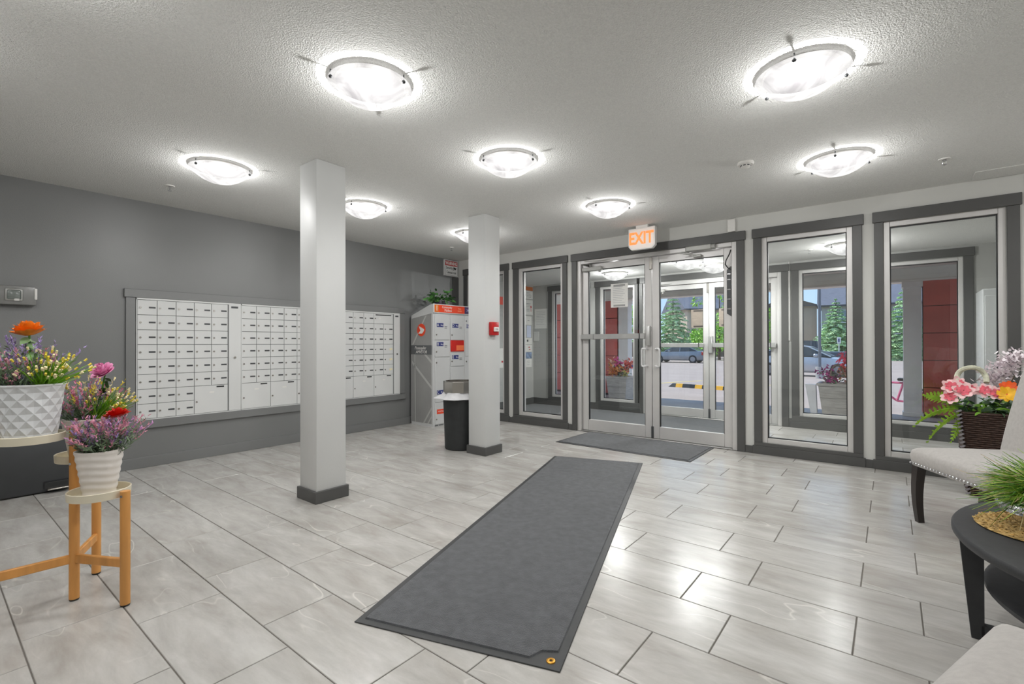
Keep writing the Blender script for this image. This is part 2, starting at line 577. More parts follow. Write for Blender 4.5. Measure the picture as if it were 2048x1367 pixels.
# --- windows
def window(n, a, b, z0, z1, y, f=.045):
    root = bpy.data.objects.new('window_%d' % n, None)
    COL.objects.link(root)
    root['kind'] = 'structure'
    yy = y + .012
    for (p, q, r, s_) in ((a, a + f, z0, z1), (b - f, b, z0, z1), (a + f, b - f, z0, z0 + f), (a + f, b - f, z1 - f, z1)):
        MB().box(p, q, yy, yy + .09, r, s_, .003).build('frame', ALUW, root)
    g = .008
    for (p, q, r, s_) in ((a + f, a + f + g, z0 + f, z1 - f), (b - f - g, b - f, z0 + f, z1 - f), (a + f + g, b - f - g, z0 + f, z0 + f + g), (a + f + g, b - f - g, z1 - f - g, z1 - f)):
        MB().box(p, q, yy + .022, yy + .05, r, s_).build('gasket', BLACK, root)
    MB().box(a + f, b - f, yy + .05, yy + .056, z0 + f, z1 - f).build('glass_pane', GLASS, root)
    return root
for i, k in enumerate((0, 1, 3, 4)):
    a, b, c, d = FW_OPS[k]
    window(1 + i, a, b, c, d, D)
for i, k in enumerate((0, 1, 3, 4)):
    a, b, c, d = FAR_OPS[k]
    window(5 + i, a, b, c, d, DF, .04)

# --- double doors
def double_door(n, a, b, ztop, y, leaf_top, zb, sash=(.085, .075, .14), push=1.225, closers=True, both_bars=False):
    root = bpy.data.objects.new('door_%d' % n, None)
    COL.objects.link(root)
    root['kind'] = 'structure'
    j = .052
    for (p, q, r, s_) in ((a, a + j, 0, ztop), (b - j, b, 0, ztop), (a + j, b - j, leaf_top + .006, ztop)):
        MB().box(p, q, y + .008, y + .12, r, s_, .003).build('door_frame', ALUW, root)
    MB().box(a + j, b - j, y + .0, y + .125, 0, .012, .004).build('threshold', ALU, root)
    mid = (a + b) / 2 + .025
    y0, y1 = y + .045, y + .09
    for k, (p, q) in enumerate(((a + j + .004, mid - .003), (mid + .003, b - j - .004))):
        leaf = bpy.data.objects.new('door_leaf', None)
        COL.objects.link(leaf)
        leaf.parent = root
        st, tp, bt = sash
        mb = MB()
        mb.box(p, p + st, y0, y1, zb, leaf_top, .003); mb.box(q - st, q, y0, y1, zb, leaf_top, .003)
        mb.box(p + st, q - st, y0, y1, zb, zb + bt, .003); mb.box(p + st, q - st, y0, y1, leaf_top - tp, leaf_top, .003)
        mb.build('stiles_and_rails', ALUW, leaf)
        g = .007
        mb = MB()
        mb.box(p + st, p + st + g, y0 + .008, y1 - .008, zb + bt, leaf_top - tp); mb.box(q - st - g, q - st, y0 + .008, y1 - .008, zb + bt, leaf_top - tp)
        mb.box(p + st + g, q - st - g, y0 + .008, y1 - .008, leaf_top - tp - g, leaf_top - tp)
        mb.build('gasket', BLACK, leaf)
        MB().box(p + st, q - st, y0 + .018, y0 + .024, zb + bt, leaf_top - tp).build('glass_pane', GLASS, leaf)
        hx = (q - .055) if k == 0 else (p + .055)
        if n == 1:
            hy = y0 - .05
            off = -.05 if k == 0 else .05
            pts = [(hx, y0, .87), (hx, hy + .012, .868), (hx, hy, .872), (hx + off * .6, hy, .862), (hx + off * .9, hy, .868), (hx + off, hy, .885), (hx + off, hy, .965),
                   (hx + off, hy, 1.055), (hx + off * .9, hy, 1.072), (hx + off * .6, hy, 1.078), (hx, hy, 1.072), (hx, hy + .012, 1.072), (hx, y0, 1.07)]
            MB().tube(pts, .0115, 12).build('pull_handle', mat('polished_handle', (236, 236, 236), .2, .35, var=.02), leaf)
        if k == 0 or both_bars:
            mb = MB()
            x1 = q - .062 if k == 0 else q - .01
            x0 = p + .006 if k == 0 else p + .062
            mb.box(x0, x1, y0 - .062, y0 - .02, push - .033, push + .033, .005)
            mb.box(x0 + .01, x0 + .07, y0 - .022, y0, push - .028, push + .028); mb.box(x1 - .07, x1 - .01, y0 - .022, y0, push - .028, push + .028)
            mb.build('push_bar', ALU, leaf)
            mb = MB()
            mb.box(x0 + .18, x0 + .184, y0 - .064, y0 - .018, push - .034, push + .034); mb.box(x1 - .075, x1 - .06, y0 - .064, y0 - .018, push - .034, push + .034)
            mb.build('push_bar_joint', DGREY, leaf)
        if n == 1 and k == 0:
            mb = MB(); mb.box(q - .055, q - .005, y0 - .07, y0 - .0, 1.11, 1.345, .008, 2); mb.box(q - .075, q - .05, y0 - .045, y0, 1.17, 1.3, .004)
            mb.build('latch_case', ALU, leaf)
        if n == 2 and k == 1:
            MB().box(p + .0, p + .06, y0 - .06, y0, push - .12, push + .14, .008).build('latch_case', ALU, leaf)
        if k == 1:
            MB().box(p - .03, p + .006, y0 - .02, y0 + .002, leaf_top - .15, leaf_top - .005, .003).build('strike_plate', STEEL, leaf)
            MB().box(p - .014, p + .014, y0 - .012, y0 + .002, zb, zb + .14, .003).build('flush_bolt', DGREY, leaf)
        if closers:
            if k == 0:
                mb = MB()
                mb.box(p + .02, p + .30, y0 - .055, y0 - .005, leaf_top - .095, leaf_top - .045, .006)
                mb.box(p + .02, p + .14, y0 - .06, y0 - .004, leaf_top - .05, leaf_top - .005, .004)
                mb.bar((p + .26, y0 - .045, leaf_top - .045), (p + .10, y0 - .12, leaf_top + .02), .02, .008)
                mb.bar((p + .10, y0 - .12, leaf_top + .02), (p + .44, y0 - .02, leaf_top + .028), .02, .008)
                mb.tube([(p + .27, y0 - .03, leaf_top - .115), (p + .27, y0 - .03, leaf_top - .04)], .016)
            else:
                mb = MB()
                mb.box(p + .42, p + .70, y0 - .09, y0 - .03, leaf_top - .005, leaf_top + .052, .008)
                mb.tube([(p + .70, y0 - .06, leaf_top + .023), (p + .735, y0 - .06, leaf_top + .023)], .03)
                mb.bar((p + .45, y0 - .06, leaf_top - .012), (p + .40, y0 - .15, leaf_top - .016), .024, .008)
                mb.bar((p + .36, y0 - .14, leaf_top - .022), (p + .55, y0 - .03, leaf_top - .05), .022, .008)
                mb.box(p + .49, p + .58, y0 - .05, y0, leaf_top - .068, leaf_top - .04, .004)
            mb.build('door_closer', mat('closer_grey', (176, 176, 172), .5, .25, var=.05), leaf)
    if n == 1:
        mb = MB()
        pts = [(b - j - .012, y0 - .02, 2.135), (b - j - .016, y0 - .05, 2.09), (b - j - .05, y0 - .06, 2.02), (b - j - .06, y0 - .05, 1.98), (b - j - .04, y0 - .03, 1.945), (b - j - .02, y0 - .015, 1.93)]
        mb.tube(pts, .006, 8).build('door_cord', BLACK, root)
        MB().poly([(b - j - .055, y0 - .012, 1.925), (b - j - .012, y0 - .012, 1.965), (b - j - .012, y0 - .012, 1.425), (b - j - .055, y0 - .012, 1.455)], (0, .008, 0)).build('hanging_strap', DGREY, root, smooth=False)
        for z in (1.88, 1.82, 1.715, 1.61, 1.505):
            MB().box(b - j - .05, b - j - .014, y0 - .019, y0 - .011, z - .008, z + .008, .003).build('strap_clip', CHROME, root)
    return root
double_door(1, -3.22, -1.273, 2.217, D, 2.165, .014)
double_door(2, -3.16, -1.17, 2.113, DF, 2.045, .014, sash=(.08, .07, .13), push=1.11, both_bars=True)

# ------------------------------------------------------------------ vestibule
VF = MB().box(-WL - .2, XR, D + .02, DF + WT, -.15, -.0035).build('floor_vestibule', GROUT, smooth=False, kind='structure')
for k in range(0, 7):
    for n in range(-3, 3):
        y0 = D + .03 + TH * k
        x0 = (-.528 if k % 2 else -.739) + TW * n
        tile(max(x0, -1.32) + G / 2, min(x0 + TW, .98) - G / 2, y0 + G / 2, min(y0 + TH, DF) - G / 2, VF)
for k, y0 in enumerate((D + .03,)):
    for n in range(-4, 3):
        tile(-4.9 + TW * n, min(-4.9 + TW * (n + 1) - G, -1.33), y0 + G / 2, y0 + TH - G / 2, VF) if -4.9 + TW * n > -WL else None
MB().box(-WL, XR, D + WT, DF + .02, HV, HV + .1).build('ceiling_vestibule', CEIL, smooth=False, kind='structure')
MB().box(-WL - .2, -WL + .05, D + WT, DF, 0, HV).build('wall_vestibule_left', VWALL, smooth=False, kind='structure')
MB().box(.98, 1.1, D + WT, DF, 0, HV).build('wall_vestibule_right', VWALL, smooth=False, kind='structure')
MB().box(-WL + .048, -WL + .066, D + WT, DF, 0, .12, .003).build('baseboard_vestibule_left', DARK, kind='structure')
m_ = MB().box(-5.3, -1.34, D + .33, DF - .05, -.002, .007, .003).build('vestibule_mat', RUG, smooth=False)
tag(m_, 'grey carpet mat covering the vestibule floor between the two pairs of doors', 'mat')

# ------------------------------------------------------------------ columns
def column(cx, cy_, label):
    r = thing('column', label, 'column', (cx, cy_, 0), kind='structure')
    s = .117
    MB().box(-s, s, -s, s, 0, H, .006, 2).build('shaft', COLM, r)
    p = .133
    MB().box(-p, p, -p, p, 0, .085, .003).build('plinth', DARK, r)
column(-3.318, 1.903, 'pale grey square column with dark plinth standing in front of the mailboxes')
column(-3.338, 3.727, 'pale grey square column carrying the red fire alarm, beside the trash can')

# ------------------------------------------------------------------ ceiling lights
BOWL = bowl_mat(0.56)
def ceiling_light(x, y, label, z=H, a0=0.0, w=LAMP_W, group='domed ceiling lights'):
    r = thing('ceiling_light', label, 'ceiling light', (x, y, z), group=group)
    MB().lathe([(.165, -.001), (.172, -.012), (.1685, -.024), (.167, -.0255)], n=40, cap0=True).build('base_pan', WHITE, r)
    MB().lathe([(.1672, -.0256), (.10, -.0242), (.02, -.022)], n=40, cap1=True).build('added_dark_disc', mat('glare_damping_dark', (52, 50, 52), .6, .2, var=.05), r)  # added dark disc that keeps the bowl from blowing out
    prof = [(.203, -.022), (.205, -.028), (.196, -.036), (.180, -.046), (.155, -.066), (.125, -.087), (.09, -.104), (.05, -.115), (.02, -.118), (.004, -.1185)]
    MB().lathe(prof, n=48, cap1=True).build('glass_bowl', BOWL, r)
    for k in range(3):
        a = a0 + k * 2 * PI / 3
        c = Vector((math.cos(a), math.sin(a), 0))
        p = c * .199
        MB().tube([(p.x, p.y, -.006), (p.x, p.y, -.036)], .0035, 8).ico((p.x, p.y, -.04), .0095, 2, (1, 1, .9)).build('finial', DGREY, r)
    for kind_, e_, z_ in (('POINT', w * .20, -.108), ('SPOT', w * 1.15, -.024)):
        ld = bpy.data.lights.new('lamp', kind_)
        ld.energy = e_
        ld.color = (1.0, .995, .985)
        ld.shadow_soft_size = 0.092 if kind_ == 'SPOT' else 0.012
        if kind_ == 'SPOT':
            ld.spot_size = R(170)
            ld.spot_blend = 0.6
        lo = bpy.data.objects.new('lamp', ld)
        COL.objects.link(lo)
        lo.parent = r
        lo.location = (0, 0, z_)
    return r
ceiling_light(-2.06, 1.44, 'large domed glass ceiling light nearest the camera, between the rug and the first column', a0=.3)
ceiling_light(-.335, 2.70, 'large domed glass ceiling light over the tiles near the side table', a0=2.6)
ceiling_light(-3.93, 1.43, 'domed glass ceiling light in front of the charcoal wall beside a sprinkler', a0=.9)
ceiling_light(-2.15, 2.67, 'domed glass ceiling light over the long runner rug, between the two columns', a0=4.3)
ceiling_light(-3.95, 2.69, 'domed glass ceiling light half hidden behind the column by the mailboxes', a0=.9)
ceiling_light(-2.12, 4.15, 'domed glass ceiling light closest to the orange exit sign', a0=4.6)
ceiling_light(-.29, 4.15, 'domed glass ceiling light near the tall window at the end of the door wall', a0=2.6)
ceiling_light(-3.91, 4.16, 'domed glass ceiling light mostly hidden behind the column with the fire alarm', a0=.7)
ceiling_light(1.45, 2.70, 'added unseen domed glass ceiling light over the seating corner beyond the frame', a0=.7)  # this and the next five are added, unseen, to light the near room
ceiling_light(1.5, 4.2, 'added unseen domed glass ceiling light past the end window, over the upholstered chair', a0=.7)
ceiling_light(-.33, .1, 'added unseen domed glass ceiling light just above the camera', a0=.7)
ceiling_light(-2.1, .12, 'added unseen domed glass ceiling light above the near end of the runner rug', a0=.7)
ceiling_light(-3.2, -.3, 'added unseen domed glass ceiling light between the flower stand and the charcoal wall', a0=.7)
ceiling_light(-2.6, -1.2, 'added unseen domed glass ceiling light at the rear wall of the lobby', a0=.7)
ceiling_light(-3.36, 6.80, 'domed vestibule ceiling light seen above the notice on the door', HV, 4.3, w=205, group='vestibule ceiling lights')
ceiling_light(-2.12, 6.42, 'domed vestibule ceiling light seen at the top of the plain door leaf', HV, 4.3, w=205, group='vestibule ceiling lights')
ceiling_light(-1.93, 7.0, 'domed vestibule ceiling light nearest the outer doors', HV, 4.3, w=120, group='vestibule ceiling lights')
ceiling_light(-.38, 6.5, 'domed vestibule ceiling light seen through the window beside the doors', HV, 4.0, w=205, group='vestibule ceiling lights')

def sprinkler(x, y, label, z=H):
    r = thing('sprinkler', label, 'sprinkler', (x, y, z), group='ceiling sprinklers')
    MB().lathe([(.036, 0), (.034, -.006), (.014, -.008)], n=20).build('escutcheon', WHITE, r)
    mb = MB()
    mb.tube([(0, 0, -.005), (0, 0, -.016)], .009, 8); mb.tube([(.010, 0, -.014), (.009, 0, -.032), (0, 0, -.04)], .0022, 6); mb.tube([(-.010, 0, -.014), (-.009, 0, -.032), (0, 0, -.04)], .0022, 6)
    mb.lathe([(.002, -.040), (.014, -.041), (.014, -.043)], n=12)
    mb.build('deflector', CHROME, r)
sprinkler(-4.71, 1.33, 'small chrome ceiling sprinkler beside a domed light in front of the charcoal wall')
sprinkler(.31, 4.64, 'small ceiling sprinkler above the tall end window')
sprinkler(-4.72, 4.6, 'small ceiling sprinkler above the parcel locker')
sprinkler(-.75, 6.6, 'small sprinkler on the vestibule ceiling', HV)
r = thing('smoke_detector', 'round white smoke detector on the ceiling near the exit door', 'smoke detector', (-.83, 3.81, H))
MB().lathe([(.055, 0), (.056, -.012), (.05, -.02)], n=28, cap1=True).build('base', WHITE, r)
MB().lathe([(.036, -.02), (.034, -.032), (.02, -.04), (.004, -.042)], n=24, cap1=True).build('chamber', WHITE, r)
mb = MB()
for k in range(8):
    a = k * PI / 4
    mb.box(.030, .036, -.009, .009, -.030, -.023, rot=Euler((0, 0, a)), piv=(0, 0, 0))
mb.build('vent_slot', BLACK, r)
o = MB().box(.52, .80, 5.14, 5.40, H - .006, H + .001, .003).build('access_panel', CEIL)
tag(o, 'pale access panel set in the ceiling above the end window', 'panel')
o = MB().box(.835, .87, D - .03, D + .001, 2.33, 2.445, .005).build('motion_sensor', WHITE)
tag(o, 'small white sensor box high at the end of the door wall', 'sensor')
o = MB().box(-1.356, -1.279, D - .03, D + .001, 2.318, 2.45, .004).build('junction_box', WHITE)
tag(o, 'small white box on the wall above the entrance door casing', 'junction box')

# ------------------------------------------------------------------ exit sign
r = thing('exit_sign', 'white ceiling-hung EXIT sign with orange letters above the doors', 'sign', (-2.18, 5.10, H))
MB().box(-.07, .07, -.02, .02, -.03, .001, .002).build('mounting_canopy', WHITE, r)
mb = MB()
X0, X1, Z0, Z1, c = -.155, .155, -.27, -.03, .035
out = [(X0, Z1), (X1, Z1), (X1, Z0 + c), (X1 - c, Z0), (X0 + c, Z0), (X0, Z0 + c)]
mb.poly([(x, -.025, z) for x, z in out], (0, .05, 0))
mb.build('housing', WHITE, r, smooth=False)
mb = MB().poly([(x * .92, -.027, -.15 + (z + .15) * .9) for x, z in out], (0, .002, 0))
mb.build('face_plate', mat('sign_face', (226, 220, 214), .4, emit=(255, 230, 215), estr=.12, var=.02), r, smooth=False)
text('EXIT', .185, emit_mat('exit_letters', (246, 134, 70), .55), (-.005, -.029, -.15), FACE_CAM, r, sx=.76, ext=.001, bold=.0055)

# ------------------------------------------------------------------ mailboxes on the charcoal wall
XW = -WL
rt = bpy.data.objects.new('trim_12', None); COL.objects.link(rt); rt['kind'] = 'structure'
for nm, y0, y1, z0, z1, t in (('side_casing', 1.19, 1.262, .44, 1.568, .02), ('side_casing', 4.254, 4.335, .44, 1.568, .02), ('head_casing', 1.178, 4.35, 1.568, 1.645, .026), ('sill_casing', 1.178, 4.345, .362, .44, .03)):
    MB().box(XW - .001, XW + t, y0, y1, z0, z1, .003).build(nm, LWALL, rt)

def mail_part(kind):
    mb = MB()
    if kind == 'lock':
        mb.tube([(0, 0, 0), (.006, 0, 0)], .0085, 12).box(.005, .0068, -.0012, .0012, -.004, .004)
        return mb.build('lock', STEEL)
    if kind == 'slot':
        n0 = mb.box(0, .0018, -.026, .026, -.0075, .0075, .0)
        return mb.build('label_slot', DGREY, smooth=False)
LOCK, SLOT = mail_part('lock'), mail_part('slot')
LOCKME, SLOTME = LOCK.data, SLOT.data
for o in (LOCK, SLOT):
    bpy.data.objects.remove(o)
STICK = mat('cream_sticker', (236, 226, 190), .6, var=.02)
door_cache = {}
def mail_door(root, y0, y1, z0, z1, big=False, long_slot=False, sticker=False, slotm=True):
    g = .0022
    w, h = round(y1 - y0 - 2 * g, 4), round(z1 - z0 - 2 * g, 4)
    k = (w, h)
    if k not in door_cache:
        mb = MB().box(0, .006, -w / 2, w / 2, -h / 2, h / 2, .0015)
        me = bpy.data.meshes.new('mailbox_door'); mb.bm.to_mesh(me); mb.bm.free(); me.materials.append(MAILB)
        door_cache[k] = me
    d = link('mailbox_door', door_cache[k], root)
    d.location = (.012, (y0 + y1) / 2, (z0 + z1) / 2)
    l = link('lock', LOCKME, d)
    if big:
        l.location = (.006, -w / 2 + .018, -.02)
        MB().box(.006, .0078, w / 2 - .105, w / 2 - .035, h / 2 - .022, h / 2 - .008).build('mail_slot', BLACK, d, smooth=False)
        MB().box(.006, .0068, -.02, .025, h / 2 - .075, h / 2 - .06).build('sticker', PAPER, d, smooth=False)
    elif long_slot:
        l.location = (.006, -w / 2 + .018, 0)
        MB().box(.006, .0078, -w / 2 + .025, w / 2 - .03, h / 2 - .025, h / 2 - .012).build('mail_slot', BLACK, d, smooth=False)
        MB().box(.006, .0068, -w / 2 + .07, -w / 2 + .11, -.005, .012).build('sticker', PAPER, d, smooth=False)
    else:
        l.location = (.006, -w / 2 + .02, -.002)
        if slotm:
            s = link('label_slot', SLOTME, d)
            s.location = (.006, w / 2 - .036, 0)
        if sticker:
            MB().box(.006, .007, w / 2 - .06, w / 2 - .015, -.012, .012, rot=(R(12), 0, 0)).build('sticker', STICK, d, smooth=False)

def mail_unit(label, y0, y1, cols, rows, strip, lay):
    r = thing('mailbox_panel', label, 'mailboxes', (XW, 0, 0), group='mailbox panels on the charcoal wall')
    MB().box(.001, .012, y0, y1, .438, 1.57, .001).build('cabinet_face', mat('mailbox_recess', (120, 121, 122), .6, var=.03), r, smooth=False)
    f = .008
    mb = MB()
    mb.box(.002, .022, y0, y0 + f, .438, 1.57, .001); mb.box(.002, .022, y1 - .003, y1, .438, 1.57, .001)
    mb.box(.002, .022, y0, y1, .438, .448, .001); mb.box(.002, .022, y0, y1, 1.552, 1.57, .001)
    mb.build('outer_frame', MAILB, r)
    s0, s1 = strip
    MB().box(.012, .024, s0 + .003, s1 - .003, .45, 1.56, .002).build('master_strip', MAILB, r)
    l = link('lock', LOCKME, r); l.location = (.024, (s0 + s1) / 2, 1.0)
    l.scale = (1.2, 1.3, 1.3)
    MB().box(.024, .0255, s0 + .025, s1 - .03, 1.515, 1.535).build('maker_plate', DGREY, r, smooth=False)
    lay(r)
c1 = [1.274, 1.425, 1.577, 1.730, 1.883, 2.036]
rz = [1.551, 1.412, 1.274, 1.137, 1.0, .861, .724, .587, .449]
def lay1(r):
    for i in range(5):
        for j in range(8):
            if j >= 6 and i >= 3:
                continue
            mail_door(r, c1[i], c1[i + 1], rz[j + 1], rz[j])
    mail_door(r, c1[3], c1[5], rz[8], rz[6], big=True)
mail_unit('white mailbox panel at the end nearest the flower stand, with one large door', 1.265, 2.162, c1, rz, (2.04, 2.162), lay1)
c2 = [2.170 + .1508 * i for i in range(7)]
def lay2(r):
    for i in range(6):
        for j in range(6):
            mail_door(r, c2[i], c2[i + 1], rz[j + 1], rz[j])
    for i in (0, 2, 4):
        mail_door(r, c2[i], c2[i + 2], rz[8], rz[6], big=True)
mail_unit('middle white mailbox panel, partly hidden behind the column', 2.164, 3.192, c2, rz, (3.078, 3.192), lay2)
c3 = [3.200 + .1563 * i for i in range(7)]
def lay3(r):
    for i in range(6):
        for j in range(6):
            if j == 0 and i >= 4:
                continue
            mail_door(r, c3[i], c3[i + 1], rz[j + 1], rz[j], sticker=(i == 5 and j in (3, 4, 5)), slotm=not (i == 5 and j in (3, 4, 5)))
    mail_door(r, c3[4], c3[6], rz[1], rz[0], long_slot=True)
    for i in (0, 2, 4):
        mail_door(r, c3[i], c3[i + 2], rz[8], rz[6], big=True)
mail_unit('white mailbox panel nearest the parcel locker, with a long slot at its top', 3.194, 4.252, c3, rz, (4.145, 4.252), lay3)

# ------------------------------------------------------------------ emergency light, warning sign, fire alarm
r = thing('emergency_light', 'grey plastic emergency light with square lenses on the charcoal wall', 'emergency light', (XW, .44, 1.525))
MB().box(0, .075, -.19, .172, -.075, .075, .012, 2).build('housing', mat('smoky_housing', (128, 128, 126), .3, var=.06, vscale=20), r)
for y in (-.115, .045):
    MB().box(.07, .082, y - .05, y + .05, -.045, .05, .01, 2).build('lens_frame', mat('lens_rim', (170, 170, 166), .3, var=.03), r)
    MB().box(.08, .085, y - .038, y + .038, -.034, .038, .008, 2).build('lens', mat('lens_grey', (122, 128, 124), .12, var=.15, vscale=50), r)
    MB().box(.083, .0865, y + .0, y + .03, -.044, -.028, .003).build('test_lamp', WHITE, r)
mb = MB(); mb.box(.0, .08, .158, .175, -.03, .06, .005, 2); mb.build('end_cap', WHITE, r)

r = thing('warning_sign', 'white and red WARNING security camera sign high in the room corner', 'sign', (XW + .02, 5.245, 2.325))
MB().box(-.02, .012, -.145, .145, -.125, .125, .003).build('sign_board', mat('sign_white', (224, 224, 222), .4, var=.02), r)
MB().box(.012, .0135, -.13, .13, .035, .108).build('red_band', RED, r, smooth=False)
text('WARNING', .072, WHITE, (.0142, 0, .07), FACE_X, r, sx=.70, bold=.002)
mb = MB()
for (a, b, c, d) in ((-.132, -.129, -.112, .112), (.129, .132, -.112, .112)):
    mb.box(.012, .0132, a, b, c, d)
mb.box(.012, .0132, -.13, .13, -.113, -.110); mb.box(.012, .0132, -.13, .13, .110, .113)
mb.build('border_line', BLACK, r, smooth=False)
text('Security', .062, BLACK, (.0135, -.045, .0), FACE_X, r, sx=.72)
text('Cameras in use', .058, BLACK, (.0135, 0, -.068), FACE_X, r, sx=.56)
mb = MB(); mb.box(.012, .014, .045, .1, -.015, .015, rot=(R(-14), 0, 0)); mb.tube([(.0135, .045, -.012), (.0135, .04, -.025), (.0135, .06, -.028)], .004, 6); mb.lathe([(.012, 0), (.012, .003)], c=(.013, .1, 0), n=10)
mb.build('camera_symbol', BLACK, r)

r = thing('fire_alarm', 'red fire alarm pull station mounted on the column by the trash can', 'fire alarm', (-3.221, 3.722, 1.292))
MB().box(0, .045, -.054, .054, -.068, .068, .006, 2).build('housing', RED, r)
MB().box(.045, .062, -.034, .036, -.03, .016, .005, 2).build('pull_handle', WHITE, r)
text('PULL', .022, DGREY, (.0625, 0, -.005), FACE_X, r, sx=.9)

# ------------------------------------------------------------------ parcel locker
LB = mat('locker_grey', (205, 206, 206), .4, var=.02, vscale=3)
LD = mat('locker_side_grey', (152, 152, 150), .45, var=.06, vscale=4)
LSTR = mat('locker_stripe', (186, 187, 184), .45, var=.02, vscale=4)
r = thing('parcel_locker', 'grey parcel locker with an orange banner and round red emblem, beside the mailboxes', 'locker', (-4.91, 4.43, 0))
DX, DY = -.455, .93
mb = MB().poly([(DX, 0, 0.0), (0, 0, 0.0), (0, 0, 1.69), (-.06, 0, 1.68), (DX, 0, 1.545)], (0, DY, 0))
mb.build('cabinet', LB, r, smooth=False)
MB().poly([(DX + .012, -.002, .04), (-.028, -.002, .04), (-.028, -.002, 1.56), (DX + .012, -.002, 1.50)], (0, .003, 0)).build('side_panel', LD, r, smooth=False)
def sside(pts, m, nm, t=.0015, y=-.0022):
    return MB().poly([(x, y, z) for x, z in pts], (0, -t, 0)).build(nm, m, r, smooth=False)
sside([(DX + .30, 1.53), (DX + .33, 1.534), (DX + .05, 1.13), (DX + .02, 1.13)], LSTR, 'stripe')
sside([(DX + .02, .90), (DX + .02, .86), (-.03, .52), (-.03, .56)], LSTR, 'stripe')
sside([(DX + .27, .995), (DX + .31, .995), (-.03, .91), (-.03, .87)], LSTR, 'stripe')
sside([(DX + .25, .04), (DX + .28, .04), (-.03, .235), (-.03, .27)], LSTR, 'stripe')
sside([(DX + .34, .04), (DX + .365, .04), (-.03, .12), (-.03, .15)], LSTR, 'stripe')
sside([(DX + .09, .04), (DX + .10, .04), (DX + .085, .99), (DX + .07, .99)], LSTR, 'stripe')
sside([(DX + .004, .993), (-.022, .993), (-.022, 1.122), (DX + .004, 1.122)], mat('locker_band', (96, 98, 100), .5, var=.05), 'name_band', y=-.0038)
text('Postequler', .062, WHITE, (-.255, -.0062, 1.082), FACE_CAM, r, shear=.25, sx=.88)
text('AMVETOR', .058, WHITE, (-.235, -.0062, 1.026), FACE_CAM, r, shear=.25, sx=.88)
cx0, cz0 = -.235, 1.335
sside([(cx0 + .088 * math.cos(a * PI / 18), cz0 + .088 * math.sin(a * PI / 18)) for a in range(36)], ORANGE, 'emblem_disc', y=-.004)
sside([(cx0 - .05, cz0 + .055), (cx0 + .06, cz0 + .01), (cx0 + .06, cz0 - .01), (cx0 + .02, cz0 - .05), (cx0 - .062, cz0 - .05), (cx0 - .015, cz0 - .01)], WHITE, 'emblem_wing', y=-.0056)
MB().box(-.01, .018, -.004, DY + .004, 1.565, 1.692, .004).build('banner_board', LB, r)
MB().box(.0175, .0195, .014, .092, 1.578, 1.68).build('number_tile', mat('amber_print', (222, 110, 24), .5, var=.03), r, smooth=False)
text('1', .105, WHITE, (.0202, .056, 1.63), FACE_X, r)
MB().box(.0175, .0195, .092, .60, 1.578, 1.68).build('orange_banner', ORANGE, r, smooth=False)
text('Community', .045, WHITE, (.0202, .25, 1.652), FACE_X, r, sx=.9)
text('Mailbox', .05, WHITE, (.0202, .27, 1.608), FACE_X, r, sx=.9)
text('Boite\npostale', .03, mat('peach_print', (250, 180, 140), .5), (.0202, .50, 1.63), FACE_X, r, sx=.9)
MB().box(.0175, .0195, .60, DY - .03, 1.578, 1.68).build('navy_banner', mat('plum_print', (70, 48, 92), .5, var=.05), r, smooth=False)
text('24/7', .05, mat('lilac_print', (190, 190, 226), .5), (.0202, .68, 1.63), FACE_X, r, sx=.9)
MB().tube([(.018, .80, 1.625), (.0208, .80, 1.625)], .036, 16).build('banner_badge', mat('pink_print', (244, 190, 196), .5), r)
def ldoor(y0, y1, z0, z1, letter, pz):
    d = MB().box(.0, .012, y0, y1, z0, z1, .003).build('locker_door', LB, r)
    if letter:
        p = MB().box(.0118, .0132, y0 + .03, y0 + .155, pz - .028, pz + .028).build('door_plate', BLUE, d, smooth=False)
        text(letter, .058, WHITE, (.0136, y0 + .052, pz), FACE_X, d)
        MB().poly([(.0133, y0 + .105, pz - .014), (.0133, y0 + .125, pz), (.0133, y0 + .105, pz + .014)], (.0006, 0, 0)).build('arrow_mark', WHITE, d, smooth=False)
        MB().poly([(.0133, y0 + .132, pz - .012), (.0133, y0 + .150, pz - .012), (.0133, y0 + .141, pz + .012)], (.0006, 0, 0)).build('arrow_mark', WHITE, d, smooth=False)
        mb = MB().box(.0118, .013, y0 + .175, y0 + .225, pz - .022, pz - .014).box(.0118, .013, y0 + .175, y0 + .225, pz - .042, pz - .036)
        mb.build('print_line', DGREY, d, smooth=False)
    lz = z0 + .07 if z1 - z0 < .5 else z1 - .07
    MB().tube([(.012, y0 + .022, lz), (.018, y0 + .022, lz)], .011, 12).build('lock', STEEL, d)
ya, yb, yc, yd, ye, yf = .03, .30, .325, .595, .62, .9
ldoor(ya, yb, 1.196, 1.545, 'A', 1.40)
ldoor(ya, yb, .96, 1.186, 'B', 1.135)
ldoor(ya, yb, .335, .95, 'C', .47)
ldoor(ya, yb, .03, .325, '', 0)
ldoor(yc, yd, 1.196, 1.545, 'D', 1.40)
ldoor(yc, yd, .82, 1.01, 'E', .95)
ldoor(yc, yd, .335, .81, 'F', .50)
ldoor(yc, yd, .03, .325, '', 0)
d = MB().box(.0, .016, yc + .005, yd - .0, 1.03, 1.19, .004).build('mail_drop', mat('drop_red', (206, 34, 24), .35, var=.08), r)
MB().box(.0155, .017, yc + .11, yd - .01, 1.045, 1.12).build('drop_print', mat('drop_orange', (246, 120, 70), .5), d, smooth=False)
ldoor(ye, yf, .96, 1.545, 'G', 1.40)
ldoor(ye, yf, .03, .95, 'H', .50)
MB().box(.012, .0135, ya + .03, ya + .18, .17, .235).build('orange_label', ORANGE, r, smooth=False)
text('POSTAL', .03, WHITE, (.0138, ya + .105, .2025), FACE_X, r)
mb = MB()
